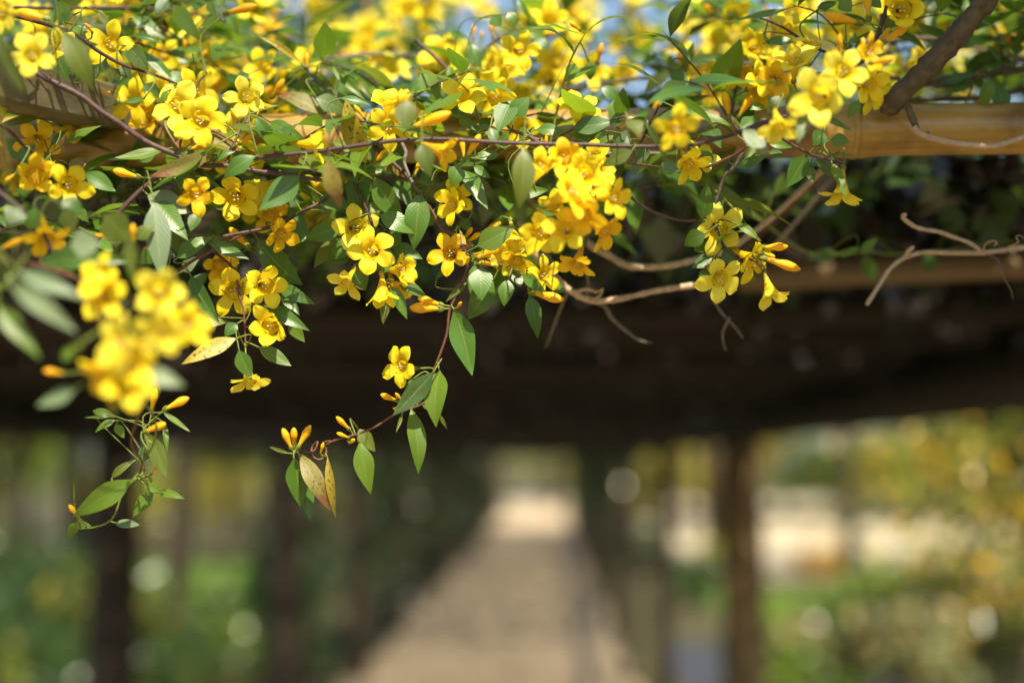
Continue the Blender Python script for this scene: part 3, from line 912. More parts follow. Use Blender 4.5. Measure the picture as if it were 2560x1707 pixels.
def fill_vine(idx, y, zc, zs, xr, nsprig, pf, seed, leafk='gggggnos', lmax=0.044):
    rf = random.Random(seed)
    v = Vine('flowering_vine', FILL_LABELS[idx], 'vines tangled over the pole')
    x = xr[0]; pts = []
    while x < xr[1] + 0.05:
        pts.append(Vector((x, y + rf.uniform(-.05, .05), CAM_H + zc + rf.uniform(-.5, .5) * zs)))
        x += rf.uniform(0.08, 0.14)
    v.stem(pts, [.0024, .0016], STEM_GREY)
    sprigs = []
    for k in range(nsprig):
        p0 = rf.choice(v.pts[: len(catmull(pts, 6))])
        d = Vector((rf.uniform(-1, 1), rf.uniform(-1.0, .5), rf.uniform(-.7 if zc > .23 else -.15, .9))).normalized()
        if p0.x > .16 and zc < .4: d = Vector((d.x, d.y, abs(d.z))).normalized()
        L = rf.uniform(.06, .15)
        mid = p0 + d * L * .5 + Vector((0, 0, .012)); tip = p0 + d * L + Vector((0, 0, rf.uniform(-.03, .01)))
        q = [p0, mid, tip]
        v.stem(q, [.0012, .0006], STEM if rf.random() < .5 else GREENS)
        sprigs.append(catmull(q, 6))
    v.start(); VINES['fill%d' % seed] = v
    for sp in sprigs:
        ax = (sp[-1] - sp[0]).normalized()
        for j in range(2, len(sp), 3):
            p = sp[j]
            side = ax.cross(Vector((rf.uniform(-.4, .4), rf.uniform(-.4, .4), 1))).normalized()
            for sg in (-1, 1):
                if rf.random() < .12: continue
                dd = (side * sg + ax * rf.uniform(.2, .9) + Vector((0, 0, rf.uniform(-.7, .15)))).normalized()
                L = rf.uniform(.030, lmax)
                nrm = Vector((rf.uniform(-.4, .4), rf.uniform(-.9, .2), 1.0))
                add_leaf(v, p + dd * 0.001, p + dd * L, L * rf.uniform(.32, .46), nrm, rf.choice(leafk), rf)
            if rf.random() < pf:
                fdir = (Vector((rf.uniform(-.6, .6), -1.0, rf.uniform(-.3, .8)))).normalized()
                add_flower(v, p + fdir * .03 + Vector((rf.uniform(-.01, .01), 0, rf.uniform(-.01, .01))), fdir, rf.uniform(.028, .034), rf.choice('yyygl'), rf, False)
            elif rf.random() < pf * .6:
                bd = Vector((rf.uniform(-.6, .6), rf.uniform(-.8, .2), rf.uniform(-.2, 1))).normalized()
                add_bud(v, p + bd * .004, p + bd * rf.uniform(.015, .023), rf)
    return v
for i_, (y_, zc_, zs_, xr_, ns_, pf_, lk_) in enumerate([
    (1.112, .222, .03, (-.50, .10), 30, .03, 'gggggnos'), (1.16, .262, .05, (-.55, .42), 34, .12, 'gggggnos'),
    (1.25, .300, .05, (-.60, .50), 34, .16, 'gggggnos'), (1.36, .365, .06, (-.65, .62), 34, .30, 'gggnos'),
    (1.52, .425, .06, (-.70, .72), 34, .34, 'gggnos'), (1.74, .485, .07, (-.80, .85), 34, .26, 'gggnop'),
    (2.02, .570, .08, (-.95, .98), 34, .24, 'gggnop'), (1.10, .185, .02, (-.50, -.12), 18, .05, 'ggggggno'),
    (1.19, .350, .05, (-.58, -.18), 26, .12, 'ggggno'), (1.22, .335, .05, (.05, .60), 28, .22, 'gggno'),
    (1.10, .315, .04, (.22, .66), 26, .12, 'ggggno'),
    (1.052, .222, .02, (-.20, .12), 22, .07, 'gggnos'), (1.30, .43, .06, (.26, .75), 34, .12, 'gggggo'), (1.46, .44, .06, (.30, .85), 34, .08, 'gggggo'),
    (1.62, .485, .05, (-.25, .80), 34, .30, 'gggnop'), (.86, .50, .05, (.22, .95), 36, .10, 'gggggo'), (.76, .56, .05, (.24, .95), 36, .10, 'gggggo'),
    (.96, .46, .04, (.30, .95), 36, .06, 'gggggo'), (.80, .52, .05, (.26, .95), 36, .06, 'gggggo'), (.90, .40, .04, (.42, .95), 36, .06, 'gggggo')]):
    fill_vine(i_, y_, zc_, zs_, xr_, ns_, pf_, 21 + i_, lk_, .056)

def nearest_vine(p):
    best, bd = None, 1e9
    for v in VINES.values():
        _, d = v.near(p)
        if v.group == 'vines tangled over the pole': d = d * 1.4 + 0.012
        if d < bd: best, bd = v, d
    return best

CPX = 2560 * 50 / 36 * 3.016          # crop pixels for one metre at one metre (scale of crops 1-8 and 10)
def cpx(c): return 2560 * 50 / 36 * CROPS[c][2]

FLOWERS = '''
1 240 420 340 .88 0 0.1 l|1 830 340 345 1.0 0 0 y|1 460 360 290 .95 .55 .1 l|1 1100 340 250 1.12 .2 .2 y|1 1230 430 230 1.12 .3 -.2 y
1 1330 800 380 .97 0 .15 l|1 1510 910 380 .95 .05 -.1 y|1 1480 690 330 1.03 .3 .4 y|1 1110 880 280 1.04 -.1 0 g|1 1850 740 300 1.0 .1 .2 l
1 1750 1000 270 1.0 .8 .1 l|1 280 1070 310 1.0 .3 -.3 g|1 270 1330 330 .93 0 .1 g|1 520 1400 340 .93 .2 -.2 y|1 10 100 260 .9 -.3 0 l
1 0 810 220 .95 -.4 0 l|1 1780 1490 360 1.0 .1 -.15 y|1 1480 1470 230 .95 .92 -.12 g
1 1400 960 260 1.0 -.1 -.5 g|1 1620 1180 220 1.02 .2 -.4 y|1 1880 1180 220 1.04 0 -.2 y|1 680 60 200 1.2 0 .3 y|1 1180 660 200 1.08 -.3 .2 y
2 460 60 240 1.5 0 .2 y|2 640 240 150 1.5 -.2 .6 y|2 1400 400 330 1.15 0 .2 y|2 1250 270 260 1.35 0 .3 y|2 1450 480 270 1.14 0 0 y
2 1560 560 220 1.10 .3 .3 y|2 1690 680 300 1.03 .25 -.2 y|2 1800 740 300 1.02 .15 -.2 y|2 1860 650 250 1.06 .2 .3 y|2 1000 960 320 .98 0 -.1 y
2 990 770 270 1.0 .1 .65 y|2 1230 940 240 1.02 .1 -.1 y|2 200 870 240 1.12 .2 -.2 y|2 580 900 240 1.1 .2 -.4 y|2 0 800 170 1.0 -.5 .2 l
2 430 1090 250 .95 .88 -.1 y|2 1410 1140 230 .93 .72 -.55 g|2 1500 1480 270 1.0 -.1 -.2 y|2 460 1440 240 1.05 .2 .5 y|2 1890 520 200 1.1 .1 .2 y
2 1780 480 170 1.12 -.3 .3 y|2 130 60 180 1.5 0 .3 y|2 150 230 170 1.5 .3 0 y|2 1300 560 160 1.15 -.4 -.3 y|2 30 1420 260 1.02 0 -.3 l|2 650 680 170 1.3 0 .3 l
3 60 380 290 1.05 .1 -.1 y|3 330 470 310 1.15 .1 .1 y|3 270 600 260 1.15 -.1 -.2 y|3 590 540 280 1.15 0 .1 y|3 850 560 240 1.2 0 .5 y
3 820 330 210 1.4 0 .2 y|3 960 290 170 1.4 0 .3 y|3 1250 350 270 1.2 0 .6 y|3 1290 170 230 1.4 .1 .4 l|3 1560 320 310 1.3 0 .2 y
3 1560 130 220 1.5 0 .2 y|3 1820 350 270 1.05 .1 0 y|3 1710 540 280 1.03 0 .1 g|3 1430 510 250 1.1 .2 -.2 y|3 1500 700 260 1.12 -.2 -.1 y
3 1880 600 220 1.0 .2 .2 y|3 1880 690 200 1.05 .1 -.4 g|3 380 850 210 1.1 0 .3 y|3 1780 230 230 1.35 0 .2 y|3 1660 430 220 1.12 -.2 .4 l
3 260 60 210 1.5 0 .2 y|3 1240 970 330 .86 .62 -.15 y|3 1340 1240 300 .97 .05 -.35 y|3 1430 1180 220 1.0 .5 .2 l|3 60 690 170 1.15 .2 -.4 l
4 570 540 340 .9 .1 .1 l|4 390 730 430 .87 -.1 -.15 l|4 200 460 300 .97 0 .1 y|4 350 330 290 1.0 .1 .2 l|4 180 120 270 1.1 .1 .3 y
4 150 220 180 1.05 0 -.3 l|4 1010 70 360 .95 0 -.25 y|4 790 720 250 1.02 .1 .1 y|4 1160 440 240 1.13 .2 .3 y|4 770 400 260 .92 .4 .2 g
4 60 600 220 1.0 -.2 0 g|4 90 960 250 .89 .2 -.75 l|4 555 1470 330 1.0 -.06 -.985 l|4 1600 300 300 1.35 .2 0 y|4 1800 120 300 1.4 0 .2 y
4 40 440 180 1.1 0 .3 y|4 1350 210 240 1.3 0 0 y|4 980 560 160 1.2 0 0 y|4 660 180 220 1.05 -.3 .3 y|4 300 60 220 1.25 0 .3 y|4 760 640 220 .95 .3 -.3 y
5 1200 700 400 .83 .1 .1 l|5 890 1080 450 .78 -.1 .1 l|5 990 1240 330 .79 .2 -.2 y|9 545 50 300 .80 -.12 .96 y|5 960 1400 330 .79 .1 .3 y|5 1420 960 300 .82 .8 .3 y
5 750 590 230 .85 -.3 .5 y|5 770 730 230 .85 -.3 -.1 y|5 350 290 330 .87 .3 -.75 g|5 1760 690 350 1.0 -.1 .1 y|5 1660 490 260 1.05 0 -.2 g
5 1210 1000 300 .80 .2 -.4 l|5 820 1300 260 .80 -.3 -.3 g
6 70 890 330 .98 .15 .0 y|6 110 1190 340 .97 .1 -.25 y|5 1880 1370 270 .97 -.1 -.96 l|6 110 350 310 1.04 .2 -.1 g|6 190 500 260 .98 .45 -.45 g
6 750 455 345 1.0 0 0 l|6 870 625 350 .97 0 0 y|6 690 870 260 1.0 -.15 -.85 l|6 1095 770 230 1.0 .55 -.1 y|6 955 950 200 .98 .15 -.93 y
6 1060 930 190 1.01 .3 -.5 g|6 1480 280 270 .99 -.1 -.15 y|6 1460 645 310 1.0 -.05 0 g|6 1870 620 240 1.0 .75 -.35 l|6 1800 640 210 1.02 .9 0 g
7 220 290 320 .93 -.2 .2 y|7 450 480 400 .90 .05 0 y|7 540 350 330 .92 .1 .3 y|7 620 420 300 .93 .5 .1 y|7 540 650 340 .9 .1 -.2 g
7 220 790 320 .93 -.25 -.1 y|7 400 770 330 .91 0 -.2 y|7 600 220 270 .97 .1 .4 y|7 400 230 300 .93 -.1 .3 g|7 770 530 280 .92 .72 .15 y
7 700 780 300 .93 .6 -.45 g|7 490 1030 270 .95 -.1 -.92 g|7 640 330 260 .96 .4 .2 y|7 330 600 280 .95 -.3 0 y
7 1560 765 370 1.0 0 0 l|7 1570 1140 350 .98 .05 -.5 l|7 1820 1000 330 1.0 .25 -.1 y|8 20 945 270 1.0 .1 -.9 l
7 20 850 200 1.0 .3 -.6 l|7 40 1000 190 1.0 .1 -.5 y|7 240 1110 260 1.0 .45 .05 y
10 1085 350 310 1.0 -.45 .0 y
'''
RF = random.Random(5)
for tok in FLOWERS.replace('\n', '|').split('|'):
    if not tok.strip(): continue
    c, x, y, dm, d, fx, fy, k = tok.split()
    c = int(c); x, y, dm, d, fx, fy = map(float, (x, y, dm, d, fx, fy))
    if d < .86: d -= .065
    fx += RF.uniform(-.30, .30); fy += RF.uniform(-.30, .22)
    m = math.hypot(fx, fy)
    if .15 < m < .5 and RF.random() < .4:
        q = RF.uniform(.62, .88) / m; fx, fy = fx * q, fy * q; m = math.hypot(fx, fy)
    if m > .985: fx, fy = fx / m * .985, fy / m * .985
    pos = PC(c, x, y, d)
    diam = min(0.040, max(0.026, dm * d / cpx(c)))
    fc = cdir(fx, fy)
    vine = nearest_vine(pos - fc * 0.022)
    add_flower(vine, pos, fc, diam, k, RF)

BUDS = '''
1 370 150 140 90 .9|1 1250 690 1255 570 1.02|1 1390 400 1395 300 1.1|1 1500 470 1560 380 1.1|1 1830 930 1740 820 1.0|1 1060 1340 850 1285 1.0
1 860 700 790 700 1.03|1 1420 1130 1605 1080 .97|1 1800 1090 1930 1000 .97|1 1690 105 1935 45 1.05|1 120 1310 60 1350 .93|1 700 250 650 190 .98
2 385 520 385 400 1.05|2 115 745 210 600 1.05|2 1150 970 1470 850 .93|2 1640 300 1640 190 1.14|2 1790 300 1765 180 1.12|2 1690 320 1705 240 1.14
2 1570 1200 1550 1040 .99|2 1580 1200 1690 1015 .98|2 890 1225 1000 1130 1.0|2 1190 1330 1245 1205 1.02|2 400 1465 395 1335 1.02|2 825 900 740 795 1.02
2 1530 690 1565 550 1.05|2 700 330 800 240 1.45|2 740 1800 740 1790 1.0|2 1740 500 1800 400 1.12
3 640 490 680 330 1.1|3 1050 870 1110 740 1.08|3 1640 890 1600 690 1.02|3 1700 895 1805 725 1.02|3 1270 530 1260 390 1.12|3 220 260 345 245 1.1
3 800 980 850 940 1.0|3 1330 520 1380 370 1.12|3 240 1060 270 1020 1.0
4 710 180 420 105 .95|4 850 330 1060 190 .96|4 540 430 540 260 .92|4 760 160 745 -60 .97|4 720 400 715 285 .92|4 5 330 60 205 1.05|4 760 480 955 440 .9
4 820 330 920 210 .98
5 490 1310 330 1285 .78|5 0 370 165 295 .85|5 1880 360 1730 210 1.0|5 1010 330 1000 180 .85|5 800 290 830 250 .88|5 700 260 830 280 .92
9 735 255 757 138 .96|9 795 242 918 182 .96|9 700 350 805 308 .93|9 382 765 335 703 .96|9 700 540 690 500 .96|9 730 560 755 530 .96
6 1410 1062 1160 1052 1.0|6 1410 1035 1220 980 1.0|6 1570 535 1630 450 1.01|6 1590 560 1690 490 1.01|6 1690 505 1845 410 1.02|6 1640 690 1850 600 1.0
6 1650 720 1880 700 1.01|6 1510 1060 1545 1015 1.0|6 880 240 890 250 1.02
7 130 1235 390 1295 1.0|8 -60 600 150 590 1.0|8 -60 670 245 765 1.0|7 250 170 260 60 .98|8 -40 640 40 665 .99
10 1070 610 940 560 1.0|10 1105 610 1050 550 1.0|10 710 828 605 728 1.0|10 705 888 608 850 1.0|10 270 975 200 815 1.0|10 288 975 285 812 1.01|10 312 968 410 795 .99
10 485 1010 500 955 1.0|10 700 930 740 900 1.0|10 1120 680 1035 665 1.0
'''
for tok in BUDS.replace('\n', '|').split('|'):
    if not tok.strip(): continue
    c, x0, y0, x1, y1, d = tok.split(); c = int(c); x0, y0, x1, y1, d = map(float, (x0, y0, x1, y1, d))
    if math.hypot(x1 - x0, y1 - y0) < 15: continue
    b = PC(c, x0, y0, d); t = PC(c, x1, y1, d - 0.003 + RF.uniform(-.004, .004))
    L = (t - b).length
    if L < 0.009: t = b + (t - b) * (0.009 / L)
    add_bud(nearest_vine(b), b, t, RF)

# base x,y -> tip x,y, apparent width, depth, kind
LEAVES = '''
10 1490 -85 1620 385 165 1.0 g|10 1385 380 1360 780 165 .99 n|10 1340 390 1050 700 135 .98 s|10 1170 670 1222 1130 135 1.0 n|10 1240 620 1345 690 40 1.02 g
10 1110 690 1058 840 22 1.0 o|10 780 920 858 1285 135 1.0 n|10 770 820 890 980 95 1.02 o|10 285 1040 335 1388 150 1.0 g|10 350 1110 400 1482 110 1.01 g
10 330 1000 545 1412 120 1.0 b|10 540 1030 598 1468 62 .99 y|10 250 1005 105 955 26 1.0 o|10 1180 440 1125 540 24 1.0 o|10 1390 715 1440 815 24 1.02 o
6 800 20 770 362 172 1.0 g|6 890 70 1102 392 150 1.0 g|6 1060 90 1170 300 110 1.03 g|6 1240 178 1195 592 155 1.0 g|6 640 450 388 532 132 1.0 g
6 930 350 1176 487 145 1.0 g|6 700 560 580 682 125 1.01 g|6 720 640 533 712 105 1.02 g|6 760 760 820 912 125 .99 g|6 1000 700 945 800 100 1.01 g
6 1040 600 1242 680 110 1.01 g|6 1060 850 1282 972 92 1.0 g|6 1020 890 1132 1127 92 .99 g|6 1010 970 962 1166 70 1.0 o|6 1650 730 1620 952 82 1.0 g
6 1700 750 1702 988 165 .98 g|6 1790 850 1612 1122 150 1.0 g|6 1900 840 1872 1032 105 .99 g|6 30 560 332 862 170 1.0 g|6 30 620 205 782 130 1.03 g
6 170 890 432 1022 92 1.0 g|6 200 930 320 1102 92 1.01 g|6 60 1060 382 1217 112 1.0 g|6 250 1150 360 1302 92 1.0 n|6 20 1350 252 1482 105 .98 n
6 325 60 40 305 165 .94 g|6 440 200 702 300 125 1.03 g|6 200 210 368 272 95 1.04 g|6 240 290 390 490 95 1.04 g|6 400 505 245 530 110 1.03 g
6 1670 590 1935 450 150 .97 n|6 810 300 942 330 120 1.03 n|6 1000 480 1085 590 120 1.02 g|6 1360 832 1462 755 45 1.02 g|6 1590 850 1440 1000 45 1.0 o
6 150 760 200 830 90 1.04 g|6 1010 620 940 800 90 1.04 g|6 1290 330 1320 430 110 1.05 n|6 1560 380 1600 480 80 1.05 g
2 1530 1250 1473 1402 112 .98 g|2 1580 1290 1738 1562 112 1.0 g|2 1640 1250 1758 1342 62 1.0 g|2 1270 1285 1290 1402 72 1.0 g|2 590 330 430 440 95 1.08 g
2 570 490 822 755 62 1.05 n|2 770 600 872 745 48 1.05 o|2 1250 520 1392 772 112 1.04 n|2 1310 610 1148 702 105 1.05 g|2 1620 330 1692 520 95 1.08 g
2 1460 500 1512 680 62 1.03 n|2 1930 760 1830 985 150 .98 g|2 1530 890 1652 982 85 1.0 g|2 510 870 150 730 120 1.04 b|2 450 740 682 850 130 1.04 s
2 830 1232 685 775 165 .99 y|2 870 860 860 1222 110 1.03 n|2 1150 760 1130 972 150 .88 o|2 1250 1080 1320 1322 130 .9 o|2 100 920 352 1042 92 1.0 g
2 0 880 152 1112 92 .96 g|2 580 1070 742 1192 60 1.0 n|2 1010 1080 1102 1292 152 1.04 g|2 545 1190 632 1545 125 .89 b|2 660 1270 962 1292 75 1.0 g
2 60 1210 352 1292 72 1.0 g|2 1840 1170 1640 1200 72 1.0 g|2 350 490 25 285 42 1.05 y|2 1780 120 1842 200 85 1.05 g|2 470 690 740 790 80 1.06 o
2 630 740 860 800 60 1.0 g|2 1900 95 1960 190 80 1.04 g|2 300 700 420 520 60 1.07 o|2 960 650 1060 720 50 1.08 g|2 1680 960 1800 900 90 1.02 g
2 1760 960 1830 1110 80 .97 g|2 1830 1110 1900 1000 70 .97 g|2 1620 1000 1800 965 60 1.0 g|2 940 1210 1110 1330 90 1.03 b|2 780 560 900 760 60 1.12 g
2 20 620 180 600 90 1.12 g|2 220 600 330 680 90 1.12 g|2 1120 120 1230 280 110 1.3 o|2 1270 150 1420 260 70 1.2 g|2 1450 230 1600 300 60 1.15 g
1 480 230 690 655 165 .89 o|1 440 0 490 190 125 1.0 n|1 560 110 445 190 90 1.0 n|1 560 190 765 245 62 1.0 g|1 950 340 1110 522 122 1.0 s
1 650 390 700 562 85 1.02 s|1 900 480 985 590 105 1.02 s|1 1010 270 1202 330 55 1.02 g|1 1080 390 1302 602 72 1.03 g|1 1310 40 1512 302 112 1.05 n
1 1270 0 1178 112 90 1.04 g|1 1640 120 1518 190 72 1.06 n|1 1000 130 1232 292 112 1.08 g|1 1370 540 1310 640 110 1.03 g|1 1080 640 1212 722 100 1.03 g
1 1090 748 930 772 45 1.0 g|1 870 700 1002 832 85 1.05 g|1 1270 680 1205 770 40 .97 g|1 1250 850 1342 1105 82 .97 b|1 330 780 482 962 150 1.04 g
1 310 890 -10 955 72 .98 o|1 260 830 0 735 92 1.05 p|1 380 1100 512 980 62 1.0 g|1 490 1080 752 958 75 .99 n|1 200 1180 50 1050 122 1.0 g
1 140 1210 262 1098 105 .99 g|1 90 1310 322 1210 82 .98 g|1 640 1300 855 1435 112 1.0 g|1 520 1290 657 1198 105 1.0 b|1 1270 1120 838 1200 82 .97 n
1 1050 1225 1192 1120 82 1.0 g|1 1600 1162 1155 1325 112 .95 b|1 1110 1470 1420 1600 175 .96 p|1 1390 1270 1405 1452 112 1.03 g|1 1580 1222 1762 1150 72 .97 g
1 1930 1180 1700 1340 115 .95 g|1 1580 1020 1802 1130 105 .98 b|1 1690 570 1862 642 52 1.06 g|1 1480 520 1545 610 105 1.05 g|1 0 240 190 695 110 .82 o
1 90 140 60 60 26 .95 n|1 50 0 50 220 14 .95 n|1 740 90 850 240 40 1.0 o|1 820 130 880 260 60 1.05 g|1 430 420 500 600 110 .97 g|1 560 640 480 520 130 1.0 g
1 1440 40 1560 20 70 1.06 g|1 1560 20 1630 110 70 1.06 n|1 1720 110 1800 260 60 1.1 n|1 1690 40 1640 0 80 1.08 n|1 1880 560 1760 620 70 1.05 g
1 900 760 1010 560 120 1.1 g|1 760 560 830 400 90 1.08 g|1 940 380 870 260 80 1.1 g|1 1250 400 1540 370 80 1.1 g|1 1300 420 1420 480 60 1.12 g
5 1160 20 1215 562 165 .93 p|5 1180 0 1402 285 150 .96 g|5 1330 440 1592 290 112 .98 g|5 1580 320 1862 442 92 .99 g|5 1170 395 1065 475 100 .98 g
5 1440 570 1642 905 125 1.0 g|5 1500 940 1722 918 72 1.0 o|5 1790 930 1700 1022 85 .99 g|5 1785 1040 1395 1225 105 .97 y|5 1800 1130 1892 1342 112 .96 g
5 130 540 620 745 120 .78 p|5 60 610 545 975 130 .76 p|5 -20 800 285 1175 110 .77 n|5 1080 1290 1375 1395 115 .78 p|5 570 1425 290 1545 115 .78 p
5 530 330 745 330 175 .85 p|5 790 110 970 300 190 .87 o|5 300 480 935 470 150 .86 g|5 975 270 1000 610 105 .83 o|5 590 60 665 165 70 .98 g
5 1500 100 1440 230 85 1.03 g|5 1380 540 1500 440 95 1.03 p|5 110 560 20 670 40 .8 n|5 500 60 540 250 120 .88 o|5 150 60 60 180 150 .86 p|5 1430 700 1560 560 100 1.05 g
5 550 1120 480 1230 90 .78 n|5 620 1050 560 1150 90 .79 o|5 460 0 620 120 140 .88 g|5 220 230 260 60 120 .87 g|5 1040 300 1160 200 110 .92 o
9 645 580 370 752 92 .95 n|9 740 420 668 495 60 .96 g|9 720 355 802 552 72 .95 o|9 745 640 653 752 60 .97 n|9 790 250 917 342 24 .96 n
9 800 300 812 450 26 .97 n|9 700 600 782 645 40 .96 n|9 770 640 892 672 40 .96 n|9 555 790 672 800 42 .97 p|9 365 800 440 805 40 .97 n|9 380 780 338 862 42 .97 n
9 540 575 655 488 35 .96 o|9 560 270 415 278 16 .96 o|9 450 245 560 275 40 .96 n|9 560 290 468 348 30 .96 n|9 560 310 600 375 40 .95 n|9 360 700 358 580 8 .96 n
7 90 150 55 585 150 .9 o|7 1430 690 1467 428 122 .99 g|7 1500 510 1592 592 62 1.0 n|7 1460 800 1308 882 112 .99 g|7 1460 850 1378 922 100 1.01 g
7 1520 960 1365 1052 92 1.0 g|7 1600 890 1670 1030 140 1.02 g|7 1690 720 1862 852 62 .99 n|7 940 440 935 782 132 1.08 g|7 850 520 905 665 72 1.09 n
7 1150 240 1232 362 85 .93 g|7 910 170 700 285 105 .93 o|7 600 120 802 50 85 .99 n|7 1120 400 1282 512 105 1.1 g|7 70 1100 240 1232 82 .99 g
7 20 1080 62 1192 82 1.0 g|7 130 1260 190 1565 112 1.0 g|7 280 1170 402 1232 72 1.01 g|7 200 600 352 642 95 1.0 g|7 260 590 200 560 90 1.0 g
7 160 250 20 420 130 .98 g|7 30 500 260 470 90 .99 g|7 700 320 780 430 100 1.06 g|7 1050 200 1060 360 120 1.08 n|7 1480 1060 1430 1180 90 1.0 g
3 1740 970 1925 1155 125 .9 p|3 1690 1262 1905 1178 95 .98 g|3 1850 1080 1755 1205 60 .97 n|3 450 970 762 922 125 1.0 g|3 740 900 862 722 115 1.0 n
3 890 900 955 1030 125 .9 o|3 1010 920 1172 1192 45 .97 n|3 1300 850 1642 952 72 1.0 n|3 0 870 122 742 135 .98 g|3 180 980 402 1010 85 1.0 g
3 600 1060 802 1000 82 1.0 n|3 850 150 902 382 90 1.4 g|3 670 660 805 765 105 1.08 g|3 1200 530 1325 655 115 1.03 g|3 1330 480 1552 420 75 1.08 g
3 1300 500 1362 330 62 1.1 g|3 1560 400 1582 522 80 1.1 g|3 1720 970 1842 890 105 .98 g|3 380 700 150 720 70 1.1 o|3 220 700 395 770 60 1.08 y
3 820 1000 890 1060 80 .97 p|3 900 1050 760 1120 110 .97 g|3 950 880 1030 850 100 1.05 g|3 1190 560 1010 690 90 1.1 o|3 580 460 590 600 100 1.05 g
3 480 480 420 610 90 1.06 g|3 1340 600 1420 720 90 1.06 g|3 60 240 250 290 80 1.08 n|3 170 300 280 370 90 1.12 g|3 40 0 130 150 40 1.1 g|3 870 420 1060 430 80 1.2 g
3 1900 800 1800 830 60 1.0 n|3 1080 80 1210 50 90 1.4 g|3 1120 400 1230 510 80 1.2 g|3 140 980 60 1060 110 1.0 n|3 1000 1080 960 1250 90 1.0 g
4 430 1000 345 1090 112 .97 g|4 470 1050 605 1070 105 .98 n|4 290 1165 148 1402 132 .98 g|4 300 1260 342 1382 72 1.0 n|4 360 1200 532 1352 92 .99 o
4 480 1230 580 1485 72 .97 n|4 420 880 625 982 45 .98 g|4 690 760 605 885 75 .99 n|4 280 850 225 1065 95 .88 p|4 0 310 192 310 82 1.0 g
4 300 580 442 560 62 .98 g|4 1680 600 1610 825 105 1.05 n|4 1740 640 1760 902 165 1.06 g|4 1750 480 1650 350 70 1.1 g|4 380 65 512 25 62 1.0 n
4 1210 100 1252 262 75 1.1 g|4 0 1085 172 1110 60 .97 g|4 0 1150 122 1168 50 .97 g|4 540 0 625 85 110 1.0 n|4 600 330 692 310 60 .95 g
4 780 700 700 860 80 1.03 g|4 780 0 850 60 80 1.0 g|4 470 1230 540 1130 30 .98 n|4 520 1150 700 1195 14 .98 n|4 1330 620 1560 560 90 1.1 g|4 1500 600 1420 700 90 1.1 g
4 1760 440 1860 560 90 1.15 g|4 1430 260 1540 330 80 1.2 g|4 1800 250 1700 400 100 1.15 g|4 100 720 0 860 80 .95 o|4 1900 300 1840 420 90 1.12 n
8 700 650 822 535 70 1.12 n|8 690 600 560 670 50 1.12 n|8 520 650 300 690 90 1.2 g|8 720 680 800 850 110 1.25 g|8 130 60 60 200 90 1.2 g|8 1230 650 1200 780 100 1.3 g
'''
for tok in LEAVES.replace('\n', '|').split('|'):
    if not tok.strip(): continue
    c, x0, y0, x1, y1, w, d, k = tok.split(); c = int(c); x0, y0, x1, y1, w, d = map(float, (x0, y0, x1, y1, w, d))
    if d < .86: d -= .05
    L2 = math.hypot(x1 - x0, y1 - y0) / cpx(c) * d
    b = PC(c, x0, y0, d + RF.uniform(-.004, .004)); t = PC(c, x1, y1, d + RF.uniform(-.35, .30) * L2)
    wd = w / cpx(c) * d * RF.uniform(1.10, 1.26)
    t = b + (t - b) * 1.07
    nrm = (TOCAM * 1.0 + Vector((0, 0, RF.uniform(.05, .55))) + CAMX * RF.uniform(-.4, .4))
    # underside of leaves whose blade hangs towards the back
    add_leaf(nearest_vine(b), b, t, wd, nrm, k, RF)

# ------------------------------------------------------------------ bare woody stems below the pole
def woody(name, label, lines, cat='twig', group=None, seg=8):
    p0 = lines[0][0][0]
    t = empty(name, p0)
    tag(t, label, cat, group)
    for i, (pts, rad, mat) in enumerate(lines):
        k_ = 1.0 if name == 'thick_branch' else 0.8
        tube('stem' if i == 0 else 'side_twig', pts, [r * k_ for r in rad], mat, t, seg, 9, wob=0.16, taper=i > 0)
    return t

woody('thick_branch', 'thick bark covered branch slanting up from the yellow pole beside the flower bunch', [
    (pl(4, (1.04, .98), 905, 800, 960, 740, 1150, 565, 1400, 300, 1600, 60, 1760, -160, 1900, -330), [.0088, .0072], BRANCH),
    (pl(4, (1.03, 1.03), 1010, 720, 1050, 800, 1090, 900, 1130, 985), [.0030, .0026], BRANCH)], 'branch')
woody('curved_stem', 'woody stem coloured sunlit brown, sagging in a bow below the flower ball', [
    (pl(7, (1.12, 1.10), 60, 440, 190, 600, 480, 800, 620, 900, 720, 955, 850, 1030, 1000, 1050, 1200, 1035, 1430, 980, 1620, 920, 1800, 800, 2000, 640, 2360, 300), [.0036, .0030], STEM_DRY_LIT)])  # sunlight on the bow is put into the paler wood
woody('curved_stem', 'knotty grey woody stem forking below the hanging flowers', [
    (pl(7, (1.08, 1.08), 60, 700, 180, 960, 300, 1090, 420, 1215, 600, 1300, 800, 1290, 1100, 1225, 1430, 1175, 1640, 1110), [.0034, .0028], STEM_DRY_LIT),  # main stem takes the paler dry wood to look sunlit
    (pl(7, (1.08, 1.12), 600, 1300, 700, 1345, 750, 1430, 850, 1520, 960, 1600, 1060, 1620), [.0026, .0010], STEM_GREY),
    (pl(7, (1.08, 1.14), 420, 1240, 370, 1350, 290, 1560, 250, 1660), [.0018, .0012], STEM_GREY),
    (pl(7, (1.08, 1.06), 560, 1280, 575, 1180, 560, 1080, 570, 1040), [.0016, .0012], STEM_GREY),
    (pl(7, (1.08, 1.06), 470, 1240, 560, 1215, 640, 1235, 690, 1210), [.0020, .0010], STEM_DRY_LIT),
    (pl(7, (1.08, 1.06), 600, 1300, 660, 1265, 690, 1215), [.0016, .0008], STEM_DRY_LIT)])
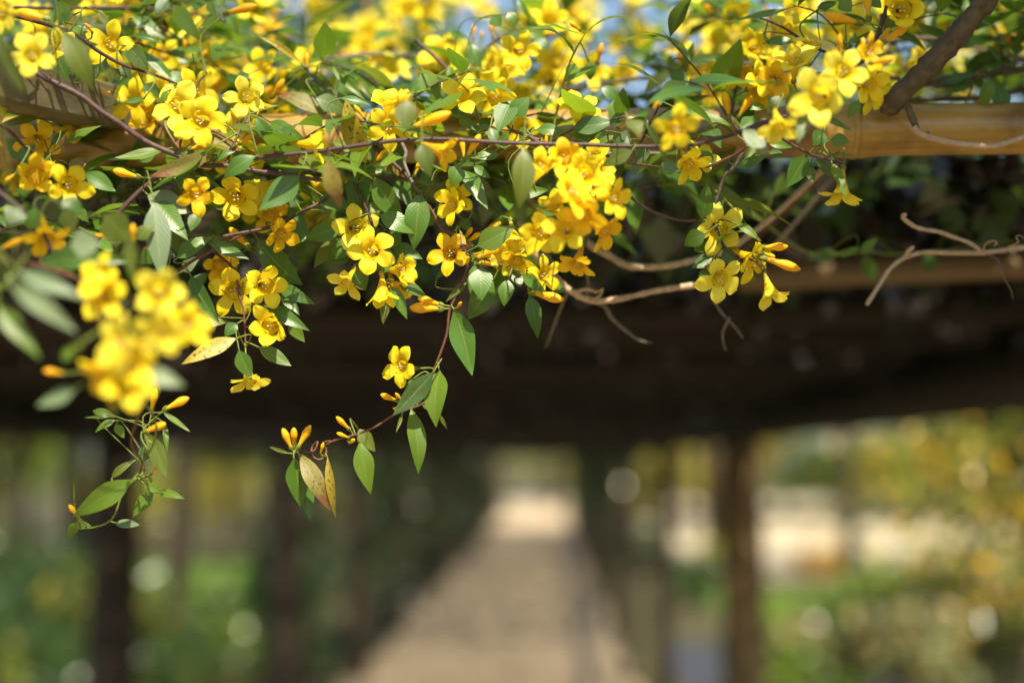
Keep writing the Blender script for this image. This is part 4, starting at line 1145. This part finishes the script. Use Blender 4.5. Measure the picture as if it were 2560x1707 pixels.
woody('curved_stem', 'thin grey stem hanging below the four pale flowers', [
    (pl(7, (1.06, 1.10), 1480, 1150, 1510, 1270, 1580, 1390, 1680, 1500, 1740, 1580), [.0017, .0010], STEM_GREY),
    (pl(7, (1.08, 1.10), 1640, 1430, 1590, 1540, 1600, 1640, 1620, 1680), [.0014, .0008], STEM_GREY)])
woody('dry_twig', 'pale dry twig with a forked end and curling tendrils against the dark roof', [
    (pl(8, (1.10, 1.07), 2250, 560, 1920, 600, 1650, 635, 1570, 640, 1350, 640, 1180, 635, 1035, 675, 930, 750, 840, 880, 745, 1030), [.0026, .0020], STEM_DRY_LIT),
    (pl(8, (1.07, 1.06), 1035, 675, 1060, 625, 1100, 592), [.0020, .0022], STEM_DRY_LIT),
    (pl(8, (1.08, 1.05), 1620, 635, 1520, 565, 1390, 518, 1290, 482, 1140, 455, 1060, 412, 1018, 372, 1040, 345), [.0017, .0022], STEM_DRY_LIT),
    (pl(8, (1.08, 1.05), 1640, 650, 1628, 600, 1660, 560, 1710, 550, 1725, 572, 1700, 590), [.0007, .0005], STEM_DRY_LIT),
    (pl(8, (1.08, 1.06), 1650, 650, 1730, 690, 1750, 740, 1780, 830, 1830, 920, 1850, 1000), [.0008, .0004], STEM_GREY),
    (pl(8, (1.08, 1.05), 1780, 640, 1820, 590, 1870, 600, 1860, 640, 1820, 630, 1850, 580, 1890, 560, 1870, 520, 1910, 510, 1930, 540), [.0006, .0004], STEM_DRY_LIT)], 'twig')
woody('dry_twig', 'sunlit dry vine twig curving along the shaded end of the yellow pole', [
    (pl(4, (1.028, 1.02), 1100, 960, 1135, 1000, 1250, 1045, 1450, 1085, 1650, 1102, 1760, 1090, 1940, 1030, 2250, 900), [.0030, .0026], STEM_DRY_LIT),
    (pl(4, (1.03, 1.02), 1190, 1020, 1215, 985, 1205, 950), [.0014, .0008], STEM_DRY_LIT)], 'twig')
woody('dark_twig', 'dark horizontal vine stem crossing behind the thick branch', [
    (pl(4, (1.10, 1.12), 1050, 640, 1300, 600, 1600, 570, 1930, 520, 2400, 430), [.0040, .0034], BRANCH),
    (pl(4, (1.12, 1.14), 1640, 130, 1720, 220, 1770, 400, 1785, 560, 1750, 760), [.0010, .0007], STEM)], 'twig', 'dark stems behind the branch')
woody('dark_twig', 'upper dark vine stem level behind the thick branch', [
    (pl(4, (1.14, 1.16), 800, 330, 950, 305, 1300, 290, 1600, 280, 1930, 300, 2400, 330), [.0034, .0028], BRANCH)], 'twig', 'dark stems behind the branch')
woody('dark_twig', 'low dark vine stem lying just over the shaded pole', [
    (pl(4, (1.12, 1.12), 1000, 760, 1300, 750, 1600, 740, 1930, 680, 2400, 600), [.0030, .0026], BRANCH)], 'twig', 'dark stems behind the branch')
woody('slanting_twig', 'reddish brown stem slanting down from the pole behind the nodding flower', [
    (pl(8, (1.22, 1.30), 520, -80, 440, 20, 220, 230, 0, 440, -200, 640), [.0032, .0026], STEM_RED)], 'twig')
woody('slanting_twig', 'grey stem slanting down from the pole behind the nodding flower', [
    (pl(8, (1.16, 1.22), 590, -80, 490, 70, 300, 310, 100, 540, 0, 650), [.0026, .0022], STEM_GREY)], 'twig')
# withered flower left on the middle sprig
wv = VINES['mid']
wp = PC(6, 1545, 520, .985)
fl = add_flower(wv, PC(6, 1565, 590, .985), cdir(.2, -.97), 0.014, 'g', RF, False)
wme = TM['g'].copy(); wme.materials.clear(); wme.materials.append(WITHER)
fl.data = wme; fl['label'] = 'withered brown flower tube'
for ch in list(fl.children):
    if ch.name.startswith('petal'):
        m2 = ch.data.copy(); m2.materials.clear(); m2.materials.append(WITHER); ch.data = m2

# ------------------------------------------------------------------ the roof's leaf mat
def roof_mat_points(n, y0, y1, z0, z1, x0=LX - .35, x1=RX + .45):
    y = y0 + (y1 - y0) * RNG.uniform(0, 1, n)
    return np.stack([RNG.uniform(x0, x1, n), y, CAM_H + RNG.uniform(z0, z1, n)], 1)
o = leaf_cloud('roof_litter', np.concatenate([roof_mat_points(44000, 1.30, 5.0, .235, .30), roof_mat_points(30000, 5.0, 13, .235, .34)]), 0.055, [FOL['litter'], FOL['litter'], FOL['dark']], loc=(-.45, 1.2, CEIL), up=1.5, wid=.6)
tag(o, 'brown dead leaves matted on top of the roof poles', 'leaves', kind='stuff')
o = leaf_cloud('roof_foliage', np.concatenate([roof_mat_points(16000, 2.0, 6.0, .28, .42), roof_mat_points(14000, 5.0, 14, .28, .5)]), 0.065, [FOL['mid'], FOL['dark'], FOL['dark'], FOL['bright']], loc=(-.45, 1.2, CEIL), up=1.0, wid=.5)
tag(o, 'green vine leaves covering the pergola roof', 'leaves', kind='stuff')
o = leaf_cloud('roof_foliage', roof_mat_points(26000, 13, 40.5, .25, .6), 0.16, [FOL['litter'], FOL['dark'], FOL['litter']], loc=(-.45, 13, CEIL), up=1.2, wid=.6)
tag(o, 'green vine leaves covering the far end of the pergola roof', 'leaves', kind='stuff')

# vines climbing the posts and hanging at the sides
def side_vine(x, y, z_top, z_bot, spread, n, leaf, mats, label, group, name='climbing_vine', depth=.5):
    t = empty(name, (x, y, 0 if z_bot < .3 else z_bot))
    loc = t.location
    for k in range(3):
        xx = x + random.uniform(-.5, .5) * spread
        yy = y + random.uniform(-.5, .5) * depth
        tube('stem', [Vector((xx, yy, loc.z)), Vector((xx + random.uniform(-.08, .08), yy, (loc.z + z_top) / 2)), Vector((xx + random.uniform(-.1, .1), yy, z_top))], [.008, .004], BRANCH, t, 6, 4)
    m = n // 40
    c = np.stack([x + RNG.normal(0, .42, m) * spread, y + RNG.normal(0, .42, m) * depth, RNG.uniform(z_bot, z_top, m)], 1)
    pts = np.repeat(c, 40, 0) + RNG.normal(0, .07, (m * 40, 3)) * (1 + 1.2 * spread)
    leaf_cloud('foliage', pts, leaf, mats, t, loc=tuple(loc), wid=.5)
    tag(t, label, 'vine', group)
    return t
G1 = 'vines on the side of the pergola'
side_vine(1.14, 2.9, 2.06, 1.80, .30, 800, .045, [FOL['dark']] * 4 + [FOL['gold'], FOL['bright']], 'dark vine curtain with few golden leaves hanging from the roof edge', G1, depth=.8)
side_vine(1.45, 3.9, 2.06, 1.56, .40, 1300, .05, [FOL['dark']] * 4 + [FOL['gold'], FOL['gold'], FOL['yellow'], FOL['bright']], 'orange and green leaved vine curtain hanging outside the brown post', G1, depth=.9)
side_vine(1.75, 5.4, 2.08, 1.55, .75, 1100, .065, [FOL['gold'], FOL['bright'], FOL['mid'], FOL['yellow']], 'sunlit yellow green vine hanging outside past the brown post', G1, depth=1.0)
side_vine(2.6, 7.0, 2.10, 1.2, .7, 900, .07, [FOL['bright'], FOL['gold'], FOL['dark'], FOL['yellow']], 'loose yellow green vine sprays trailing to the shrubs outside the pergola', G1, depth=1.2)
for j, y in enumerate(ROWS[3:12]):
    nth = ['first', 'second', 'third', 'fourth', 'fifth', 'sixth', 'seventh', 'eighth', 'ninth'][j]
    side_vine(LX - .1, y + 1.2, 2.0, .1 if j % 2 else .5, .35, 1100, .10, [FOL['dark'], FOL['mid'], FOL['dark'], FOL['litter']], 'dark leafy vine filling the %s gap between the thick posts down the walk' % nth, 'vines between the thick posts', depth=1.5)
    if j > 1:
        side_vine(RX + .12, y + 1.6, 2.0, .2 if j % 2 else .7, .25, 800, .10, [FOL['dark'], FOL['mid'], FOL['litter']], 'dark leafy vine filling the %s gap between the slim posts down the walk' % nth, 'vines between the slim posts', depth=1.2)

# ------------------------------------------------------------------ garden
random.seed(31)
GT = 'garden trees'
# unseen shade trees; all but the first are added to shade the garden
for (x, y, h, r, lab) in [(2.1, -3.5, 8.0, 2.2, 'big shade tree behind the near end of the pergola'), (8.2, 11.4, 9.0, 2.8, 'big unseen shade tree added near the slate path'),
                          (-3.6, 6.6, 10.5, 3.4, 'big unseen shade tree added over the thick posts'), (-5.0, 1.0, 9.5, 3.0, 'big unseen shade tree added outside the near end of the thick posts')]:
    tree('shade_tree', x, y, h, r, lab, [FOL['mid'], FOL['dark'], FOL['bright']], 1700 if y < -1 else 3000, .15, crown_z=h * .72, group='shade trees over the pergola')
# right of the walk
for (x, y, h, r, key, lab) in [
    (2.5, 12.8, .5, .5, 'mid', 'low green shrub by the slate path'), (3.7, 11.4, .75, .6, 'dry', 'dry brown leaved shrub on the near edge of the slate path'),
    (4.6, 13.0, 1.0, .9, 'dry', 'dry brown shrub at the corner of the slate path'), (3.3, 14.6, .8, .6, 'bright', 'bright green shrub at the lawn corner'),
    (4.5, 16.8, .75, .7, 'pale', 'pale straw coloured shrub beside the lawn'), (6.0, 19.0, .6, 1.1, 'dry', 'wide dry shrub beside the lawn'),
    (2.9, 23.4, .6, .8, 'yellow', 'yellow leaved shrub at the far lawn edge'), (4.6, 24.0, .55, 1.0, 'gold', 'golden leaved shrub before the gravel court'),
    (7.2, 24.5, .5, 1.2, 'yellow', 'low yellow shrub before the gravel court'), (1.9, 18.5, .7, .5, 'mid', 'small green shrub between walk and lawn'),
    (1.5, 23.0, 1.0, .6, 'grey', 'grey green shrub beside the walk'), (5.9, 15.2, .8, .9, 'grey', 'grey green shrub between dry shrubs'),
    (1.6, 10.4, .6, .45, 'dark', 'dark low shrub beside the slim posts'), (6.9, 12.2, .9, .9, 'mid', 'green shrub behind the dry brown shrubs'),
    (9.3, 20.5, .6, 1.3, 'dry', 'spreading dry shrub near the court'), (3.0, 9.6, .5, .5, 'dry', 'small dry shrub close to the pergola'),
    (4.4, 10.2, .7, .6, 'mid', 'small green shrub close to the slate path')]:
    mats = [FOL[key], FOL[key], FOL['mid'] if key in ('yellow', 'pale', 'bright') else FOL['dark']]
    shrub('shrub', x, y, h, r, lab, mats, 1300, .11)
for (x, y, h, r, keys, lab) in [
    (6.2, 50, 6.5, 3.2, ('yellow', 'bright', 'gold'), 'golden tree behind the gravel court'), (12.0, 49, 6.0, 3.6, ('yellow', 'bright', 'mid'), 'yellow green tree behind the gravel court'),
    (18.0, 51, 7.5, 3.8, ('mid', 'bright', 'yellow'), 'tall green tree behind the gravel court'), (9.2, 56, 8.0, 3.8, ('mid', 'dark', 'bright'), 'dark green tree behind the golden tree'),
    (3.6, 47, 4.6, 2.0, ('pale', 'yellow', 'bright'), 'small pale tree at the court corner'), (24, 50, 7.0, 4.0, ('bright', 'yellow', 'mid'), 'wide yellow green tree past the court'),
    (15, 60, 9.0, 4.5, ('mid', 'dark', 'grey'), 'big dark tree far behind the court'), (30, 56, 9.0, 5.0, ('mid', 'bright', 'dark'), 'big green tree far past the court')]:
    tree('garden_tree', x, y, h, r, lab, [FOL[q] for q in keys], 3200, .28, crown_z=h * .42, group=GT)
# left of the walk
for (x, y, h, r, key, lab) in [
    (-3.3, 9.4, 1.3, .9, 'dark', 'dark leafy shrub near the thick post'), (-4.6, 11.0, 1.6, 1.1, 'mid', 'green shrub beyond the thick post'),
    (-2.7, 12.0, .55, .45, 'bright', 'small bright green shrub beside the walk'), (-6.2, 13.4, 1.6, 1.1, 'dark', 'wide dark shrub before the lawn'),
    (-2.7, 14.6, .9, .6, 'mid', 'green shrub between the walk and the lawn'), (-8.2, 15.6, 1.8, 1.3, 'mid', 'tall green shrub beside the lawn'),
    (-4.8, 29, 1.7, 1.3, 'dry', 'brown shrub behind the lawn'), (-8.2, 29, 1.9, 1.7, 'yellow', 'yellow green shrub behind the lawn'),
    (-12.0, 28, 2.0, 1.9, 'bright', 'bright green shrub far behind the lawn'), (-3.2, 20.0, 1.0, .6, 'dark', 'dark shrub at the lawn edge near the walk'),
    (-7.4, 11.0, 1.5, 1.2, 'mid', 'broad green shrub far out from the thick post'), (-9.6, 13.0, 1.7, 1.4, 'dark', 'dark shrub behind the broad green shrub'),
    (-10.4, 19.0, 1.8, 1.6, 'mid', 'green shrub on the outer side of the lawn'), (-2.6, 10.3, .7, .5, 'mid', 'low green shrub against the thick posts'),
    (-3.0, 7.0, .6, .6, 'yellow', 'low yellow green shrub at the foot of the thick post'), (-4.4, 8.6, .7, .7, 'pale', 'low pale shrub beside the dark leafy shrub')]:
    shrub('shrub', x, y, h, r, lab, [FOL[key], FOL[key], FOL['mid'] if key != 'mid' else FOL['dark']], 1500, .12)
for (x, y, h, r, keys, lab) in [
    (-11, 37, 5.5, 3.0, ('yellow', 'bright', 'mid'), 'yellow tree beyond the lawn'), (-16.5, 38, 6.5, 3.5, ('bright', 'yellow', 'mid'), 'bright green tree beyond the lawn'),
    (-7.2, 41, 6.0, 2.6, ('grey', 'mid', 'yellow'), 'grey green tree beyond the lawn'), (-22, 42, 8.0, 4.2, ('mid', 'yellow', 'bright'), 'wide tree far beyond the lawn'),
    (-13.5, 47, 9.0, 4.2, ('mid', 'dark', 'bright'), 'dark tree behind the yellow tree'), (-5.2, 48, 8.0, 3.0, ('mid', 'yellow', 'dark'), 'mixed green tree behind the grey green tree')]:
    tree('garden_tree', x, y, h, r, lab, [FOL[q] for q in keys], 3200, .26, crown_z=h * .42, group=GT)
for (x, y, h, r, keys, lab) in [
    (-3.0, 11.6, 6.5, 2.0, ('mid', 'dark', 'dark'), 'dark tree standing close outside the thick posts'), (-4.4, 13.4, 7.0, 2.3, ('mid', 'dark', 'grey'), 'slim dark tree beside the wide dark shrub'),
    (-4.6, 23.5, 7.8, 2.8, ('mid', 'dark', 'grey'), 'slim tree at the lawn edge'), (-8.0, 21.0, 7.6, 2.8, ('mid', 'dark', 'grey'), 'spreading tree on the far side of the lawn'),
    (-1.9, 24.0, 8.0, 2.2, ('grey', 'mid', 'dark'), 'grey green tree leaning over the roof'),
    (4.6, 22.0, 8.0, 2.2, ('dark', 'mid', 'bright'), 'dark green tree at the far lawn edge'), (7.6, 23.0, 8.6, 2.6, ('dark', 'mid', 'bright'), 'dark green tree before the gravel court')]:
    tree('garden_tree', x, y, h, r, lab, [FOL[q] for q in keys], 3600, .20, crown_z=h * .68, group=GT)
for (x, y, h, r, keys, lab) in [(3.5, 37.0, 7.0, 2.6, ('mid', 'dark', 'grey'), 'hidden tree added beside the court to shade the walk past the roof'), (-3.0, 40.5, 7.0, 2.4, ('mid', 'dark', 'dark'), 'hidden tree added to shade the far end of the walk')]:  # added trees, hidden by roof and vines, that shade the walk's end
    tree('garden_tree', x, y, h, r, lab, [FOL[q] for q in keys], 3600, .24, crown_z=h * .66, group=GT)
# near planting seen through the side openings
for (x, y, h, r, keys, n, leaf, lab) in [
    (-2.52, 7.3, 1.25, .42, ('dark', 'dark', 'mid'), 1500, .08, 'upright dark shrub at the foot of the thick post'), (-2.75, 8.6, 1.45, .55, ('dark', 'dark', 'yellow', 'bright'), 1500, .09, 'big dark shrub with few bright leaves outside the thick posts'),
    (-2.15, 7.9, .5, .35, ('yellow', 'dark', 'yellow'), 900, .08, 'low yellow flecked shrub under the big dark shrub'), (-3.5, 10.2, 1.5, .75, ('dark', 'dark', 'mid'), 2200, .10, 'dense dark shrub outside the big dark shrub'),
    (-2.1, 9.4, .5, .3, ('bright', 'dark', 'pale'), 700, .08, 'low bright flecked shrub close to the walk'),
    (1.78, 7.2, 1.25, .42, ('dry', 'dark', 'pale', 'mid'), 900, .10, 'loose straw coloured shrub outside the brown post'), (2.55, 8.3, 1.4, .6, ('dry', 'dark', 'bright', 'dark'), 1300, .10, 'tall loose shrub with dry and bright leaves outside the brown post'),
    (1.70, 8.8, .75, .38, ('bright', 'dark', 'bright'), 700, .09, 'fresh green shrub beside the loose straw shrub'), (2.75, 9.9, 1.2, .65, ('dry', 'dark', 'gold', 'dark'), 1300, .11, 'loose shrub with golden and dark leaves by the slate path'),
    (1.95, 10.6, .7, .5, ('pale', 'dark', 'dry'), 800, .10, 'low pale flecked shrub by the slate path')]:
    shrub('shrub', x, y, h, r, lab, [FOL[q] for q in keys], n, leaf)
for (x, y, h, r, keys, lab) in [(-5.9, 16.4, 3.6, 1.3, ('yellow', 'bright', 'mid'), 'small yellow green tree by the lawn'), (-4.0, 17.2, 3.4, 1.0, ('bright', 'grey', 'mid'), 'small bright green tree by the lawn'), (-8.0, 18.0, 3.8, 1.5, ('yellow', 'bright', 'dark'), 'small yellow tree at the outer lawn corner')]:
    tree('garden_tree', x, y, h, r, lab, [FOL[q] for q in keys], 2600, .14, crown_z=2.2, group=GT)
LABL = ['mid green bush ending the row beyond the lawn at the walk', 'yellow bush next to the mid green bush beyond the lawn', 'bright green bush between two yellow bushes beyond the lawn', 'yellow bush between a bright and a mid green bush beyond the lawn',
        'mid green bush between a yellow and a bright green bush beyond the lawn', 'bright green bush near the outer end of the row beyond the lawn', 'mid green bush ending the row beyond the lawn away from the walk']
for (x, key, h), lab in zip([(-4.2, 'mid', 2.6), (-7.0, 'yellow', 3.0), (-10.2, 'bright', 3.2), (-13.4, 'yellow', 3.0), (-16.6, 'mid', 3.4), (-20.0, 'bright', 3.4), (-23.5, 'mid', 3.4)], LABL):
    shrub('tall_bush', x, 33 + random.uniform(-1, 1), h, 2.0, lab, [FOL[key], FOL[key], FOL['mid']], 2600, .22, 'bushes beyond the lawn', cat='bush')
LABR = ['yellow bush starting the row behind the gravel court at the walk', 'golden bush next to the first yellow bush behind the court', 'bright green bush between a golden and a yellow bush behind the court', 'yellow bush in the middle of the row behind the court',
        'golden bush between a yellow and a bright green bush behind the court', 'bright green bush near the outer end of the row behind the court', 'yellow bush ending the row behind the court away from the walk']
for (x, key, h), lab in zip([(3.4, 'yellow', 2.4), (6.2, 'gold', 2.6), (9.4, 'bright', 2.8), (12.6, 'yellow', 2.6), (15.8, 'gold', 2.8), (19.0, 'bright', 3.0), (22.5, 'yellow', 3.0)], LABR):
    shrub('tall_bush', x, 47.5 + random.uniform(-1, 1), h, 2.0, lab, [FOL[key], FOL[key], FOL['mid']], 2600, .24, 'bushes behind the gravel court', cat='bush')
tree('garden_tree', 2.75, 8.4, 3.2, .95, 'small dark tree beside the pergola behind the hanging vines', [FOL['dark'], FOL['dark'], FOL['mid']], 2600, .12, crown_z=2.25, group=GT)
tree('garden_tree', 4.6, 9.6, 3.6, 1.3, 'dark rounded tree behind the small dark tree', [FOL['dark'], FOL['dark'], FOL['mid']], 2800, .13, crown_z=2.3, group=GT)
# trees seen over the roof
for (x, y, h, r, keys, lab) in [
    (-1.8, 50, 14.5, 4.0, ('mid', 'dark', 'bright'), 'tall tree standing past the far end of the walk'),
    (2.9, 25, 8.4, 2.2, ('dark', 'mid', 'grey'), 'dark tree rising over the roof beside the court'), (10.5, 41, 11.0, 3.0, ('dark', 'mid', 'dark'), 'broad dark tree in the gravel court'),
    (0.2, 62, 17.5, 4.5, ('dark', 'mid', 'grey'), 'high dark tree far past the end of the walk')]:
    tree('garden_tree', x, y, h, r, lab, [FOL[q] for q in keys], 4200, .24, crown_z=h * .72, group=GT)
# end of the walk
for (x, y, h, r, key, lab) in [(1.35, 56, 2.5, 1.3, 'yellow', 'yellow green shrub past the far end of the walk'), (-4.2, 78, 3.2, 2.2, 'bright', 'bright green shrub closing the far end of the walk'), (-1.2, 77, 3.4, 2.2, 'pale', 'pale shrub closing the far end of the walk'), (2.4, 78, 3.6, 2.4, 'yellow', 'big yellow shrub closing the far end of the walk')]:
    shrub('shrub', x, y, h, r, lab, [FOL[key], FOL['bright'], FOL['pale']], 2400, .24)
